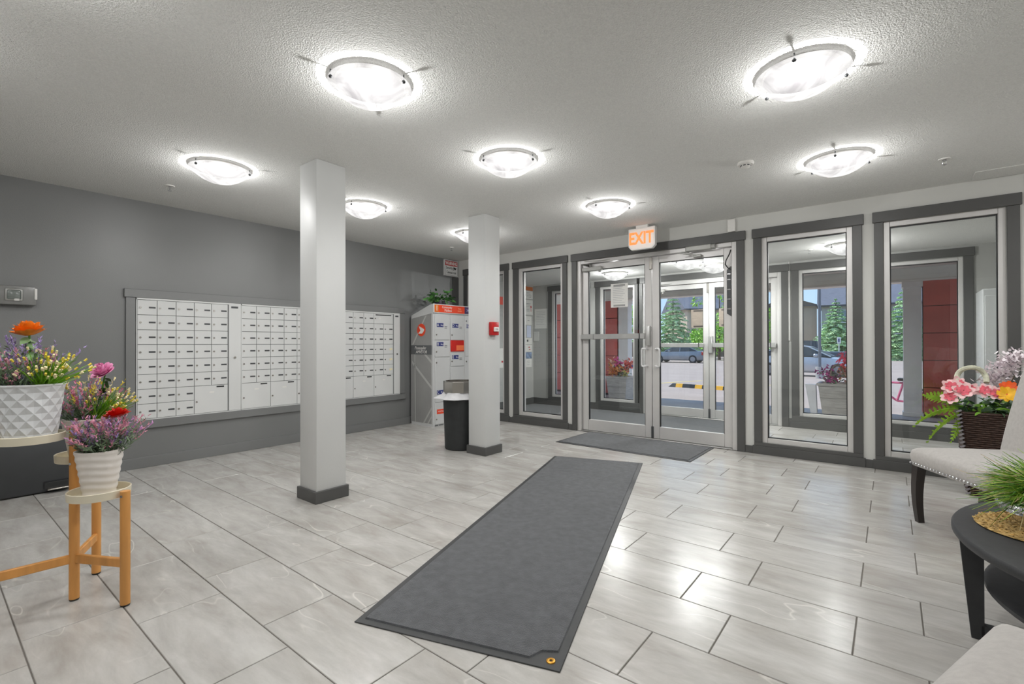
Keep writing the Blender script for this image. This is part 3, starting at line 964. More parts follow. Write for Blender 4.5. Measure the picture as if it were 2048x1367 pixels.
for k in range(8):
    if k != 3:
        mb.box(.003, .0045, .03 + k * .02, .045 + k * .02, .008, .02)
mb.build('serial_print', DGREY, r, smooth=False)

# ------------------------------------------------------------------ plants helpers
GREEN = mat('leaf_green', (66, 122, 40), .5, var=.35, vscale=30)
DGREEN = mat('dark_leaf_green', (44, 78, 38), .55, var=.35, vscale=30)
SAGE = mat('sage_green', (104, 122, 100), .7, var=.3, vscale=40)
LIME = mat('lime_green', (118, 172, 30), .5, var=.3, vscale=25)
PINK = mat('soft_pink', (226, 158, 178), .7, var=.15, vscale=40)
LILAC = mat('lilac_bloom', (164, 142, 196), .7, var=.2, vscale=40)
MAUVE = mat('mauve_bloom', (204, 150, 200), .7, var=.2, vscale=40)
YELLOW = mat('yellow_bud', (232, 208, 70), .6, var=.15, vscale=40)
CREAMB = mat('cream_bud', (240, 226, 180), .6, var=.1, vscale=40)
PURE = mat('white_petal', (242, 236, 234), .6, var=.05, vscale=30)

def rdir(up=.6, spread=1.0):
    a = random.uniform(0, 2 * PI)
    e = random.uniform(up * .2, 1)
    s = spread * math.sqrt(max(0, 1 - e * e * .6))
    return Vector((math.cos(a) * s, math.sin(a) * s, e)).normalized()

def rose(c, r, m, parent, ax=(0, 0, 1), name='rose', rings=((3, .15, 1.5), (5, .4, 1.2), (6, .7, .8), (8, 1.0, .35), (8, 1.05, .0)), flat=1.0):
    c, ax = Vector(c), Vector(ax).normalized()
    u = ax.cross(Vector((.3, 1, .2))).normalized()
    v = ax.cross(u)
    mb = MB()
    for ri, (n, rr, tilt) in enumerate(rings):
        for k in range(n):
            a = 2 * PI * k / n + ri * .6 + random.uniform(-.15, .15)
            rad = u * math.cos(a) + v * math.sin(a)
            d = (rad + ax * tilt * flat).normalized()
            up = (ax - rad * tilt * flat * .9).normalized() if tilt < .6 else (ax - rad * .5).normalized()
            p = c + rad * (r * rr * .25) - ax * (r * .25)
            mb.petal(p, d, (ax * .7 - rad * .2).normalized() if tilt < 1 else -rad, r * (.55 + .42 * rr), r * (.55 + .4 * rr), cup=.32)
    return mb.build(name, m, parent, angle=80)

def daisy(mb, c, ax, r, n=8):
    c, ax = Vector(c), Vector(ax).normalized()
    u = ax.cross(Vector((.31, .9, .2))).normalized(); v = ax.cross(u)
    for k in range(n):
        a = 2 * PI * k / n + random.uniform(-.1, .1)
        rad = u * math.cos(a) + v * math.sin(a)
        mb.petal(c + rad * r * .1, rad + ax * .25, ax, r, r * .75, cup=random.uniform(-.25, .25), seg=3)

def sprigs(c, rad, n, h0, h1, stem_mb, leaf_mb, bloom_mbs, spread=.7, fac=None, blen=.05):
    """lavender-like sprigs around c"""
    c = Vector(c)
    for _ in range(n):
        a = random.uniform(0, 2 * PI)
        rr = rad * math.sqrt(random.random()) * .6
        p = c + Vector((math.cos(a) * rr, math.sin(a) * rr, 0))
        d = Vector((math.cos(a) * spread * random.random() * 1.2 + random.uniform(-.2, .2), math.sin(a) * spread * random.random() * 1.2 + random.uniform(-.2, .2), 1)).normalized()
        L = random.uniform(h0, h1)
        stem_mb.blade(p, d, L, .0035, .05, 2)
        for k in range(7):
            t = random.uniform(.1, .85)
            q = p + d * L * t
            ld = (d * .7 + Vector((random.uniform(-1, 1), random.uniform(-1, 1), random.uniform(-.3, .5)))).normalized()
            leaf_mb.blade(q, ld, random.uniform(.018, .035), .006, .1, 2, mid=True)
        bm_ = random.choice(bloom_mbs)
        for k in range(10):
            t = 1 - random.random() * blen / max(L, .01)
            q = p + d * L * t
            ld = (d * .8 + Vector((random.uniform(-1, 1), random.uniform(-1, 1), random.uniform(-.4, .6))) * .8).normalized()
            bm_.blade(q, ld, random.uniform(.009, .016), .006, .0, 1, tip=.4)

def bud_grass(c, n, L0, L1, mb_g, mb_b, lean=(0, 0, 0), spread=.7):
    c = Vector(c)
    for _ in range(n):
        d = (Vector((random.gauss(0, spread * .6), random.gauss(0, spread * .6), 1)) + Vector(lean)).normalized()
        L = random.uniform(L0, L1)
        mb_g.blade(c + Vector((random.uniform(-.02, .02), random.uniform(-.02, .02), 0)), d, L, .006, .12, 3, tip=.35)
        if random.random() < .7:
            q = c + d * L + Vector((0, 0, -.12 * L))
            mb_b[random.random() < .55].tube([q - d * .006, q, q + d * .008], .0042, 5)

def leaf(mb, p, d, L, w, bend=.3):
    mb.blade(p, d, L, w, bend, 4, mid=True)

# plant on the locker
r = thing('potted_plant', 'small leafy green plant in a dark pot on top of the parcel locker', 'potted plant', (-5.12, 4.76, 1.676))
MB().lathe([(.05, -.02), (.075, .0), (.09, .075), (.085, .085), (.075, .07)], n=20, cap0=True).build('pot', mat('plum_pot', (58, 40, 62), .4, var=.1), r)
mb = MB(); mb2 = MB()
for _ in range(125):
    d = rdir(.35, 1.1)
    q = Vector((random.uniform(-.05, .05), random.uniform(-.05, .05), .07)) + d * random.uniform(.02, .215)
    if q.y > .26: q.y = .26
    q.z = max(q.z, .06)
    q.x = max(q.x, -.22)
    ld = (d + Vector((random.uniform(-.5, .5), random.uniform(-.5, .5), random.uniform(-.6, .3)))).normalized()
    leaf(random.choice((mb, mb, mb2)), q, ld, random.uniform(.05, .085), random.uniform(.028, .045), .35)
mb.build('leaves', mat('pothos_green', (82, 138, 66), .4, var=.35, vscale=25), r, kind='stuff'); mb2.build('dark_leaves', DGREEN, r, kind='stuff')

# ------------------------------------------------------------------ trash can by the column
r = thing('trash_can', 'black trash can with a white bag and steel collar behind the column', 'trash can', (-3.694, 3.735, 0))
MB().lathe([(.165, .0), (.172, .008), (.19, .56), (.185, .56), (.16, .03)], n=40, cap0=True).build('body', mat('charcoal_bin', (44, 46, 47), .55, var=.12, vscale=14, bump=.05, bscale=80), r)
BAG = mat('white_bag_film', (228, 228, 230), .35, var=.05, vscale=20, bump=.4, bscale=30, bdist=.01)
MB().lathe([(.155, .64), (.17, .622), (.205, .585), (.235, .553), (.232, .545), (.205, .55), (.192, .562)], n=48,
           fn=lambda a, k, rr, z: (.016 * math.sin(a * 5 + 1) + .008 * math.sin(a * 11) + (.045 * max(0, math.cos(a - 3.9)) if k in (3, 4) else 0)) * (1 if k in (2, 3, 4, 5) else .2)).build('bin_bag', BAG, r)
MB().lathe([(.19, .615), (.192, .617), (.192, .728), (.186, .735), (.17, .735), (.168, .62)], n=10).build('steel_collar', STEEL, r, angle=20)

# ------------------------------------------------------------------ pedal bin by the flower stand
r = thing('pedal_bin', 'black rounded pedal bin with steel pedal standing behind the flower stand', 'bin', (-5.22, .52, 0))
mb = MB().box(-.16, .16, -.28, .28, 0, .50, .07, 4)
for v in mb.bm.verts:
    if v.co.z < .075: v.co.z = max(0, (v.co.z - .0) * .3)
    if v.co.z > .43: v.co.z = .43 + (v.co.z - .43) * .4
    v.co.x *= 1 - .05 * (1 - v.co.z / .5); 
mb.build('body', mat('graphite_bin', (62, 64, 66), .42, var=.06, vscale=8), r)
MB().box(.1605, .165, .10, .26, .035, .085, .004).build('pedal_recess', BLACK, r)
MB().box(.15, .205, .115, .25, .03, .042, .004, rot=(0, R(8), 0)).build('pedal', STEEL, r)
MB().box(-.15, .15, -.26, .26, .448, .468, .01, 2).build('lid', BLACK, r)

# ------------------------------------------------------------------ bamboo plant stand
hub, l2, l3, l4 = Vector((-2.848, .447, 0)), Vector((-2.612, .575, 0)), Vector((-3.088, .566, 0)), Vector((-2.865, .170, 0))
r = thing('plant_stand', 'three-tier bamboo plant stand with round cream trays holding the flower pots', 'plant stand', tuple(hub))
def leg(p, zt):
    mb = MB().tube([p - hub + Vector((0, 0, .008)), p - hub + Vector((0, 0, zt))], .0185, 14)
    o = mb.build('leg', BAMBOO, r)
    MB().lathe([(.016, 0), (.018, .004), (.018, .010)], c=tuple(p - hub), n=14, cap0=True).build('rubber_foot', BLACK, o)
leg(hub, .765); leg(l2, .497); leg(l3, .63); leg(l4, .757)
def rail(a, b, z):
    a, b = a - hub + Vector((0, 0, z)), b - hub + Vector((0, 0, z))
    d = (b - a).normalized()
    MB().bar(a + d * .012, b - d * .012, .018, .038, bev=.003).build('rail', BAMBOO, r)
rail(hub, l2, .185); rail(hub, l3, .185); rail(hub, l4, .185)
def tray(a, b, z):
    c = (a + b) / 2 - hub + Vector((0, 0, z))
    R0 = .109
    MB().lathe([(R0 - .006, .004), (R0 - .002, .001), (R0, .002), (R0 + .002, .034), (R0 - .001, .036), (R0 - .004, .034), (R0 - .006, .006)], c=tuple(c), n=40).build('tray_rim', CREAM, r)
    MB().lathe([(R0 - .005, .001), (R0 - .005, .006)], c=tuple(c), n=40, cap0=True, cap1=True).build('tray', CREAM, r)
    for p in (a, b):
        q = p - hub
        dd = Vector((.55, -.83, 0))
        MB().tube([q + dd * .0165 + Vector((0, 0, z + .012)), q + dd * .0205 + Vector((0, 0, z + .012))], .0055, 10).build('screw', CHROME, r)
tray(hub, l2, .466); tray(hub, l3, .595); tray(hub, l4, .722)

# pots of flowers on the three trays
def bloom(c, Rr, Hh, layers, m, parent, ax=(0, 0, 1), name='rose', m2=None):
    """cupped bloom of nested petal layers: layers = (count, radius, height, flare)"""
    c, ax = Vector(c), Vector(ax).normalized()
    u = ax.cross(Vector((.3, 1, .2))).normalized()
    v = ax.cross(u)
    mb = MB()
    for li, (n, rk, hk, fl_) in enumerate(layers):
        for k in range(n):
            a0 = 2 * PI * k / n + li * .83 + random.uniform(-.12, .12)
            half = PI / n * 1.35
            hh = Hh * hk * random.uniform(.9, 1.08)
            rows = []
            for i in range(6):
                t = i / 5
                row = []
                for j in range(5):
                    w = (j / 4 - .5) * 2
                    edge = 1 - .28 * w * w * t
                    tt = t * edge
                    rad = Rr * (rk * (.25 + .75 * math.sin(tt * PI / 2) ** .8) + fl_ * tt ** 3)
                    z = hh * tt - fl_ * Rr * .35 * tt ** 4 + .0
                    aa = a0 + half * w * (.45 + .55 * math.sin(PI * min(1, .2 + .6 * t)))
                    row.append(mb.bm.verts.new(c + (u * math.cos(aa) + v * math.sin(aa)) * rad + ax * z))
                rows.append(row)
            for A, B in zip(rows, rows[1:]):
                mb.skin(A, B, False)
    return mb.build(name, m, parent, angle=80)
RANUN = ((4, .12, .95, .0), (5, .28, .98, .03), (6, .45, .95, .08), (7, .62, .85, .14), (8, .78, .68, .2), (9, .88, .45, .22))
ROSE = ((3, .10, 1.05, .0), (4, .26, 1.02, .06), (5, .42, .98, .14), (5, .58, .88, .28), (6, .72, .70, .42), (5, .82, .45, .45))
lx = Vector((.7825, .6226, 0))
LAVL = mat('grey_green_leaf', (120, 142, 110), .7, var=.35, vscale=40)
c1_ = (hub + l2) / 2 + Vector((0, 0, .4725))
r = thing('flower_pot', 'ribbed white pot of pink and lilac lavender on the lowest tray', 'potted flowers', tuple(c1_), group='flower pots on the bamboo stand')
MB().lathe([(.052, 0), (.056, .003)] + [(.056 + .030 * t / 44, .003 + .197 * t / 44) for t in range(1, 45)] + [(.083, .201), (.06, .17)], n=48, cap0=True, cap1=True,
           fn=lambda a, k, rr, z: .0016 * math.sin(z * 200 + math.sin(a * 2) * 1.2) * (1 if 2 < k < 44 else 0)).build('pot', POTW, r, angle=70)
st, lf, b1, b2, b3 = MB(), MB(), MB(), MB(), MB()
sprigs((0, 0, .175), .075, 190, .05, .18, st, lf, [b1, b1, b2, b3], spread=.75)
sprigs(lx * .04 + Vector((0, 0, .175)), .07, 50, .10, .2, st, lf, [b1, b1, b3], spread=1.1)
st.build('stems', SAGE, r, kind='stuff'); lf.build('leaves', LAVL, r, kind='stuff')
b1.build('pink_blooms', PINK, r, kind='stuff'); b2.build('lilac_blooms', LILAC, r, kind='stuff'); b3.build('mauve_blooms', MAUVE, r, kind='stuff')
bloom(lx * .035 + Vector((-.03, .04, .335)), .048, .042, RANUN, mat('scarlet_petal', (214, 34, 18), .5, var=.2, vscale=30), r, (0, -.15, 1), 'red_bloom')
c2_ = (hub + l3) / 2 + Vector((0, 0, .6015))
r = thing('flower_pot', 'white pot with a single pink rose and yellow buds on the middle tray', 'potted flowers', tuple(c2_), group='flower pots on the bamboo stand')
MB().lathe([(.055, 0), (.058, .003), (.088, .185), (.085, .188), (.06, .16)], n=36, cap0=True, cap1=True).build('pot', POTW, r)
st, lf, b1, b2, g1, bu, bu2 = MB(), MB(), MB(), MB(), MB(), MB(), MB()
sprigs(-lx * .01 + Vector((0, 0, .16)), .08, 90, .08, .22, st, lf, [b1, b1, b2], spread=.75)
bud_grass(lx * .05 + Vector((0, 0, .17)), 120, .10, .21, g1, (bu, bu2), lean=tuple(lx * .75), spread=.65)
sprigs(-lx * .02 + Vector((0, 0, .16)), .07, 24, .16, .26, st, lf, [bu, bu2], spread=.8)
st.build('stems', SAGE, r, kind='stuff'); lf.build('leaves', LAVL, r, kind='stuff'); b1.build('pink_blooms', mat('rose_pink', (224, 132, 162), .7, var=.2, vscale=40), r, kind='stuff'); b2.build('lilac_blooms', LILAC, r, kind='stuff')
g1.build('grass_blades', LIME, r, kind='stuff'); bu.build('yellow_buds', YELLOW, r, kind='stuff'); bu2.build('cream_buds', CREAMB, r, kind='stuff')
pk = lx * .09 + Vector((0, 0, .395))
bloom(pk, .042, .058, ROSE, mat('pink_rose_petal', (238, 164, 204), .5, var=.12, vscale=30), r, (.35, -.6, .75), 'pink_rose')
MB().tube([lx * .02 + Vector((0, 0, .15)), lx * .07 + Vector((0, 0, .3)), pk], .0035, 6).build('rose_stem', GREEN, r)
mb = MB()
for k in range(7):
    leaf(mb, pk - Vector((0, 0, .02 + .012 * k)), Vector((random.uniform(-1, 1), random.uniform(-1, 1), -.1)), .045, .022, .3)
mb.build('rose_leaves', DGREEN, r)
c3_ = (hub + l4) / 2 + Vector((0, 0, .7285))
r = thing('flower_pot', 'large diamond-faceted white pot with an orange bloom on the highest tray', 'potted flowers', tuple(c3_), group='flower pots on the bamboo stand')
mb = MB()
NK, NA = 8, 13
def dp(k, i):
    t = k / NK
    rr = .084 + .027 * t
    a = (i + .5 * (k % 2)) * 2 * PI / NA
    return Vector((rr * math.cos(a), rr * math.sin(a), .004 + .232 * t))
grid = [[mb.bm.verts.new(dp(k, i)) for i in range(NA)] for k in range(NK + 1)]
for k in range(1, NK):
    for i in range(NA):
        l_, r_ = grid[k][i], grid[k][(i + 1) % NA]
        ii = (i + 1) % NA if k % 2 == 0 else (i + 1) % NA
        lo_i = (i + (k % 2)) % NA
        bot, top_ = grid[k - 1][lo_i], grid[k + 1][lo_i]
        cc = (l_.co + r_.co + bot.co + top_.co) / 4
        cc = Vector((cc.x * .945, cc.y * .945, cc.z))
        cv = mb.bm.verts.new(cc)
        for p, q in ((bot, r_), (r_, top_), (top_, l_), (l_, bot)):
            mb.bm.faces.new((p, q, cv))
for k, up in ((0, 1), (NK, -1)):
    for i in range(NA):
        mb.bm.faces.new((grid[k][i], grid[k][(i + 1) % NA], grid[k + up][(i + (k % 2)) % NA]))
mb.bm.faces.new(grid[0])
mb.lathe([(.108, .230), (.1125, .234), (.1125, .24), (.108, .241), (.09, .2)], n=48, cap1=True)
mb.build('pot', mat('grey_white_pot', (222, 224, 226), .32, var=.03), r, smooth=False)
st, lf, b1, b2, g1, bu, bu2 = MB(), MB(), MB(), MB(), MB(), MB(), MB()
sprigs(-lx * .05 + Vector((0, 0, .205)), .10, 170, .06, .20, st, lf, [b1, b1, b2], spread=.8)
sprigs(-lx * .01 + Vector((0, 0, .205)), .09, 34, .16, .25, st, lf, [b2], spread=.6)
bud_grass(lx * .05 + Vector((0, 0, .21)), 130, .10, .225, g1, (bu, bu2), lean=tuple(lx * .5 + Vector((.1, -.1, 0))), spread=.7)
st.build('stems', SAGE, r, kind='stuff'); lf.build('leaves', LAVL, r, kind='stuff'); b1.build('pink_blooms', PINK, r, kind='stuff'); b2.build('lilac_blooms', LILAC, r, kind='stuff')
g1.build('grass_blades', LIME, r, kind='stuff'); bu.build('yellow_buds', YELLOW, r, kind='stuff'); bu2.build('cream_buds', CREAMB, r, kind='stuff')
pk = -lx * .005 + Vector((.0, 0, .445))
bloom(pk, .056, .064, RANUN, mat('orange_petal', (248, 132, 22), .5, var=.25, vscale=25), r, (0, -.15, 1), 'orange_bloom')
MB().tube([Vector((0, 0, .18)), -lx * .003 + Vector((0, 0, .36)), pk], .004, 6).build('bloom_stem', GREEN, r)
mb = MB()
for k in range(9):
    leaf(mb, pk - Vector((0, 0, .012 + .01 * k)), Vector((random.uniform(-1, 1), random.uniform(-1, 1), -.2)), .055, .03, .3)
mb.build('bloom_leaves', mat('fresh_leaf', (132, 166, 116), .5, var=.3, vscale=25), r)

# ------------------------------------------------------------------ rugs
def rug(name, label, c, w, L, ang, cut=False):
    r = thing(name, label, 'rug' if cut else 'mat', c, ang)
    b = .03
    MB().box(-w / 2, w / 2, -L / 2, L / 2, 0.0002, .005, .002).build('rubber_border', RUBBER, r)
    x0, x1, y0, y1 = -w / 2 + b, w / 2 - b, -L / 2 + b, L / 2 - b
    pts = [(x0, y0), (x1 - .09, y0), (x1 - .055, y0 + .05), (x1, y0 + .065), (x1, y1), (x0, y1)] if cut else [(x0, y0), (x1, y0), (x1, y1), (x0, y1)]
    mb = MB()
    vs = [mb.bm.verts.new((x, y, .004)) for x, y in pts]
    ws = [mb.bm.verts.new((x + (-.004 if x > 0 else .004), y + (-.004 if y > 0 else .004), .011)) for x, y in pts]
    mb.skin(vs, ws); mb.bm.faces.new(ws)
    mb.build('carpet_pile', RUG, r, smooth=False)
    if cut:
        MB().lathe([(.006, .005), (.006, .0085), (.011, .0095), (.016, .008), (.017, .005)], c=(w / 2 - .045, -L / 2 + .042, 0), n=20).build('brass_grommet', mat('brass', (216, 160, 70), .3, .9, var=.05), r)
rug('runner_rug', 'long charcoal runner rug lying on the tiles towards the doors', (-1.7795, 2.7085, 0), .863, 3.063, math.atan2(.948, 2.913), True)
rug('door_mat', 'wide charcoal door mat laid against the double entrance doors', (-2.272, 5.017, 0), 1.535, .79, 0)

# ------------------------------------------------------------------ upholstered chairs
def chair(label, A, ang):
    """A: floor point under the front corner; local x along the front edge, local y towards the back"""
    r = thing('upholstered_chair', label, 'chair', A, ang, group='grey linen dining chairs')
    W, Dp = .595, .56
    mb = MB()
    us = [0, .015, .04, .075, .13, .3, .5, .7, .87, .925, .96, .985, 1]
    nx = ny = 12
    top = [[None] * (ny + 1) for _ in range(nx + 1)]
    side = {}
    for i in range(nx + 1):
        for j in range(ny + 1):
            u, v = us[i], us[j]
            cr = 1 - max(abs(2 * u - 1), abs(2 * v - 1)) ** 5
            e = 1 - (1 - min(1, min(u, 1 - u) * 9)) ** 2
            e2 = 1 - (1 - min(1, min(v, 1 - v) * 9)) ** 2
            a_, b_ = abs(2 * u - 1), abs(2 * v - 1)
            pa, pb = max(0, (a_ - .92) / .08), max(0, (b_ - .92) / .08)
            if pa > 0 and pb > 0:
                pa, pb = pa * math.sqrt(1 - pb * pb / 2), pb * math.sqrt(1 - pa * pa / 2)
                a_, b_ = .92 + .08 * pa, .92 + .08 * pb
            x = W * (.5 + .5 * math.copysign(a_, u - .5)); y = Dp * (.5 + .5 * math.copysign(b_, v - .5))
            # rounded plan corners
            top[i][j] = mb.bm.verts.new((x, y, .445 + .03 * min(e, e2) + .012 * math.sin(PI * u) * math.sin(PI * v)))
    for i in range(nx):
        for j in range(ny):
            mb.bm.faces.new((top[i][j], top[i + 1][j], top[i + 1][j + 1], top[i][j + 1]))
    loop = [top[i][0] for i in range(nx)] + [top[nx][j] for j in range(ny)] + [top[i][ny] for i in range(nx, 0, -1)] + [top[0][j] for j in range(ny, 0, -1)]
    prev = loop
    for z, o in ((.42, .006), (.385, .001), (.357, -.005)):
        cur = []
        for v in loop:
            x = W / 2 + (v.co.x - W / 2) * (1 + 2 * o / W)
            y = Dp / 2 + (v.co.y - Dp / 2) * (1 + 2 * o / Dp)
            cur.append(mb.bm.verts.new((x, y, z)))
        mb.skin(prev, cur); prev = cur
    mb.bm.faces.new(prev)
    mb.build('seat', FABR, r, angle=60)
    mb = MB()
    n = int(W / .026)
    for k in range(n + 1):
        mb.ico((.016 + (W - .032) * k / n, -.0055, .372), .0078, 1, (1, .6, 1))
    n2 = int(Dp / .026)
    for k in range(n2 + 1):
        for x in (-.0055, W + .0055):
            mb.ico((x, .016 + (Dp - .032) * k / n2, .372), .0078, 1, (.6, 1, 1))
    mb.build('seat_nailheads', CHROME, r, kind='stuff')
    # back
    mb = MB()
    rows = []
    for k in range(13):
        t = k / 12
        z = .40 + .64 * t
        y = Dp - .06 + .10 * t + .05 * t * t
        th = .075 - .03 * t
        ins = .004 * math.cos(t * 3) - .012 * t
        ring = []
        for (x, yy) in ((0 - ins, y), (.02 - ins, y - .012), (W * .33, y - .02), (W * .67, y - .02), (W - .02 + ins, y - .012), (W + ins, y), (W + ins, y + th), (0 - ins, y + th)):
            ring.append(mb.bm.verts.new((x, yy, z + .014 * math.sin(PI * min(1, max(0, x / W))) * t)))
        rows.append(ring)
    for P, Q in zip(rows, rows[1:]):
        mb.skin(P, Q)
    mb.bm.faces.new(rows[0][::-1]); mb.bm.faces.new(rows[-1])
    mb.build('backrest', FABR, r, angle=60)
    mb = MB()
    for k in range(27):
        mb.ico((W * (.02 + .96 * k / 26), Dp + .083, 1.032 + .013 * math.sin(PI * k / 26)), .006, 1)
    for k in range(26):
        t = k / 25
        for x in (-.004 + .012 * t, W + .004 - .012 * t):
            mb.ico((x, Dp - .045 + .10 * t + .05 * t * t, .46 + .57 * t), .006, 1, (.6, 1, 1))
    mb.build('back_nailheads', CHROME, r, kind='stuff')
    for (x, y, dx, dy) in ((.035, .035, -.0, -.0), (W - .035, .035, 0, 0), (.035, Dp - .035, 0, .06), (W - .035, Dp - .035, 0, .06)):
        mb = MB()
        prev = None
        for k in range(7):
            t = k / 6
            z = .36 * (1 - t)
            s = .026 - .009 * t
            bow = .014 * math.sin(PI * t) * (-1 if dy == 0 else 1)
            ox, oy = x + dx * t, y + dy * t + bow
            ring = [mb.bm.verts.new((ox + a * s, oy + b * s, z)) for a, b in ((-1, -1), (1, -1), (1, 1), (-1, 1))]
            if prev: mb.skin(prev, ring)
            else: mb.bm.faces.new(ring[::-1])
            prev = ring
        mb.bm.faces.new(prev)
        mb.build('leg', ESPR, r)
    return r
chair('grey linen chair with nailhead trim standing in front of the end window', (.09, 3.98, 0), math.atan2(-.868, .495))
chair('grey linen chair whose seat corner shows below the black table', (.20, 1.65, 0), math.atan2(-.94, -.35))

# ------------------------------------------------------------------ round black table
r = thing('side_table', 'round black table with a lower shelf between the two grey chairs', 'table', (.905, 2.535, 0))
MB().lathe([(.70, .392), (.716, .396), (.722, .405), (.722, .421), (.716, .429), (.70, .431), (.3, .431)], n=96, cap0=True, cap1=True).build('tabletop', TBLK, r)
MB().lathe([(.612, .188), (.625, .193), (.625, .207), (.612, .212), (.3, .212)], c=(0, .05, 0), n=80, cap0=True, cap1=True).build('shelf', TBLK, r)
for k in range(4):
    a = PI + k * PI / 2 - .02
    c = Vector((math.cos(a), math.sin(a), 0)); s = Vector((-c.y, c.x, 0)) * .016
    mb = MB()
    mb.poly([c * .668 + s + Vector((0, 0, 0)), c * .632 + s, c * .632 + s + Vector((0, 0, .392)), c * .702 + s + Vector((0, 0, .392))], tuple(-2 * s))
    mb.build('leg', TBLK, r, smooth=False)
    mb = MB().bar(c * .64 + Vector((0, 0, .0275)), c * .0 + Vector((0, 0, .0275)), .032, .055)
    mb.build('base_bar', TBLK, r, smooth=False)
mb = MB()
random.seed(21)
STRAW = mat('woven_straw', (196, 164, 104), .85, var=.3, vscale=60, bump=.5, bscale=150)
t = thing('straw_placemat', 'round woven straw placemat on the black table under the silver bowl', 'placemat', (.456, 2.606, .4315))
MB().lathe([(.196, .0), (.204, .004), (.196, .007)], n=40, cap0=True, cap1=True).build('mat_base', STRAW, t)
mb = MB()
for k in range(430):
    a = k * 2.39996
    rr = .202 * math.sqrt(k / 430)
    c = Vector((rr * math.cos(a), rr * math.sin(a), .007))
    d = Vector((-math.sin(a), math.cos(a), random.uniform(-.15, .3))) + Vector((random.uniform(-.6, .6), random.uniform(-.6, .6), 0))
    d.normalize()
    mb.bar(c - d * .011, c + d * .011, .007, .004)
mb.build('straw_weave', STRAW, t, kind='stuff', smooth=False)
t = thing('grass_bowl', 'ribbed silver bowl of spiky green grass on the straw placemat', 'potted plant', (.454, 2.604, .4445))
prof = [(.055, .0), (.065, .003)]
for k in range(1, 17):
    q = k / 16
    prof.append((.065 + .075 * math.sin(q * PI / 2) ** .9 + (.0025 if k % 2 else -.0015), .003 + .080 * q))
prof += [(.136, .087), (.125, .080), (.11, .06)]
MB().lathe(prof, n=56, cap0=True, cap1=True).build('bowl', CHROME, t, angle=60)
mbs = [MB(), MB(), MB()]
random.seed(5)
for _ in range(1500):
    d = rdir(-.1, 1.2)
    d.z = d.z * 1.0 - .22 * random.random()
    d.normalize()
    p = Vector((random.gauss(0, .03), random.gauss(0, .03), .10 + random.random() * .07))
    mbs[0 if random.random() < .42 else 1 if random.random() < .72 else 2].blade(p, d, random.uniform(.12, .215), .006, random.uniform(.08, .42), 3, tip=.2)
for q, nm, m in zip(mbs, ('green_blades', 'lime_blades', 'straw_blades'), (mat('blade_green', (86, 140, 40), .5, var=.3, vscale=30), mat('blade_lime', (158, 192, 66), .5, var=.25, vscale=30), mat('blade_straw', (196, 176, 128), .6, var=.2, vscale=30))):
    q.build(nm, m, t, kind='stuff')

# ------------------------------------------------------------------ wicker basket planter
r = thing('flower_basket', 'square brown wicker basket of pink flowers and ferns behind the grey chair', 'planter', (.605, 5.04, 0))
WICK = mat('brown_wicker', (66, 46, 37), .6, var=.35, vscale=60, bump=.8, bscale=120, bdist=.01)
mb = MB()
prev = None
for k in range(13):
    q = k / 12
    s = .148 + .052 * q
    ring = []
    for (a, b) in ((-1, -1), (1, -1), (1, 1), (-1, 1)):
        ring.append(mb.bm.verts.new((a * s, b * s, .004 + .62 * q)))
    if prev: mb.skin(prev, ring)
    else: mb.bm.faces.new(ring[::-1])
    prev = ring
ring = [mb.bm.verts.new((a * .17, b * .17, .58)) for a, b in ((-1, -1), (1, -1), (1, 1), (-1, 1))]
mb.skin(prev, ring); mb.bm.faces.new(ring)
mb.build('basket_core', WICK, r, smooth=False)
wv = MB()
for k in range(40):
    z = .012 + k * .0154
    q = z / .62
    s = .148 + .052 * q + .002
    for side in range(4):
        rot = Euler((0, 0, side * PI / 2)).to_matrix()
        n = 10
        pts = [rot @ Vector((-s + 2 * s * i / n, -s - .004 * (1 if (i + k) % 2 else -.3), z)) for i in range(n + 1)]
        wv.tube(pts, .0066, 5, caps=False)
wv.build('wicker_weave', WICK, r, kind='stuff')
mb = MB()
for k in range(22):
    q = k / 21
    s = .148 + .052 * q + .012
    for (a, b) in ((-1, -1), (1, -1)):
        mb.bar((a * s - .012, b * s + .008, .01 + .61 * q), (a * s + .012, b * s - .004, .025 + .61 * q), .012, .012)
mb.build('corner_lacing', mat('silver_lacing', (150, 146, 150), .35, .5, var=.2), r, kind='stuff', smooth=False)
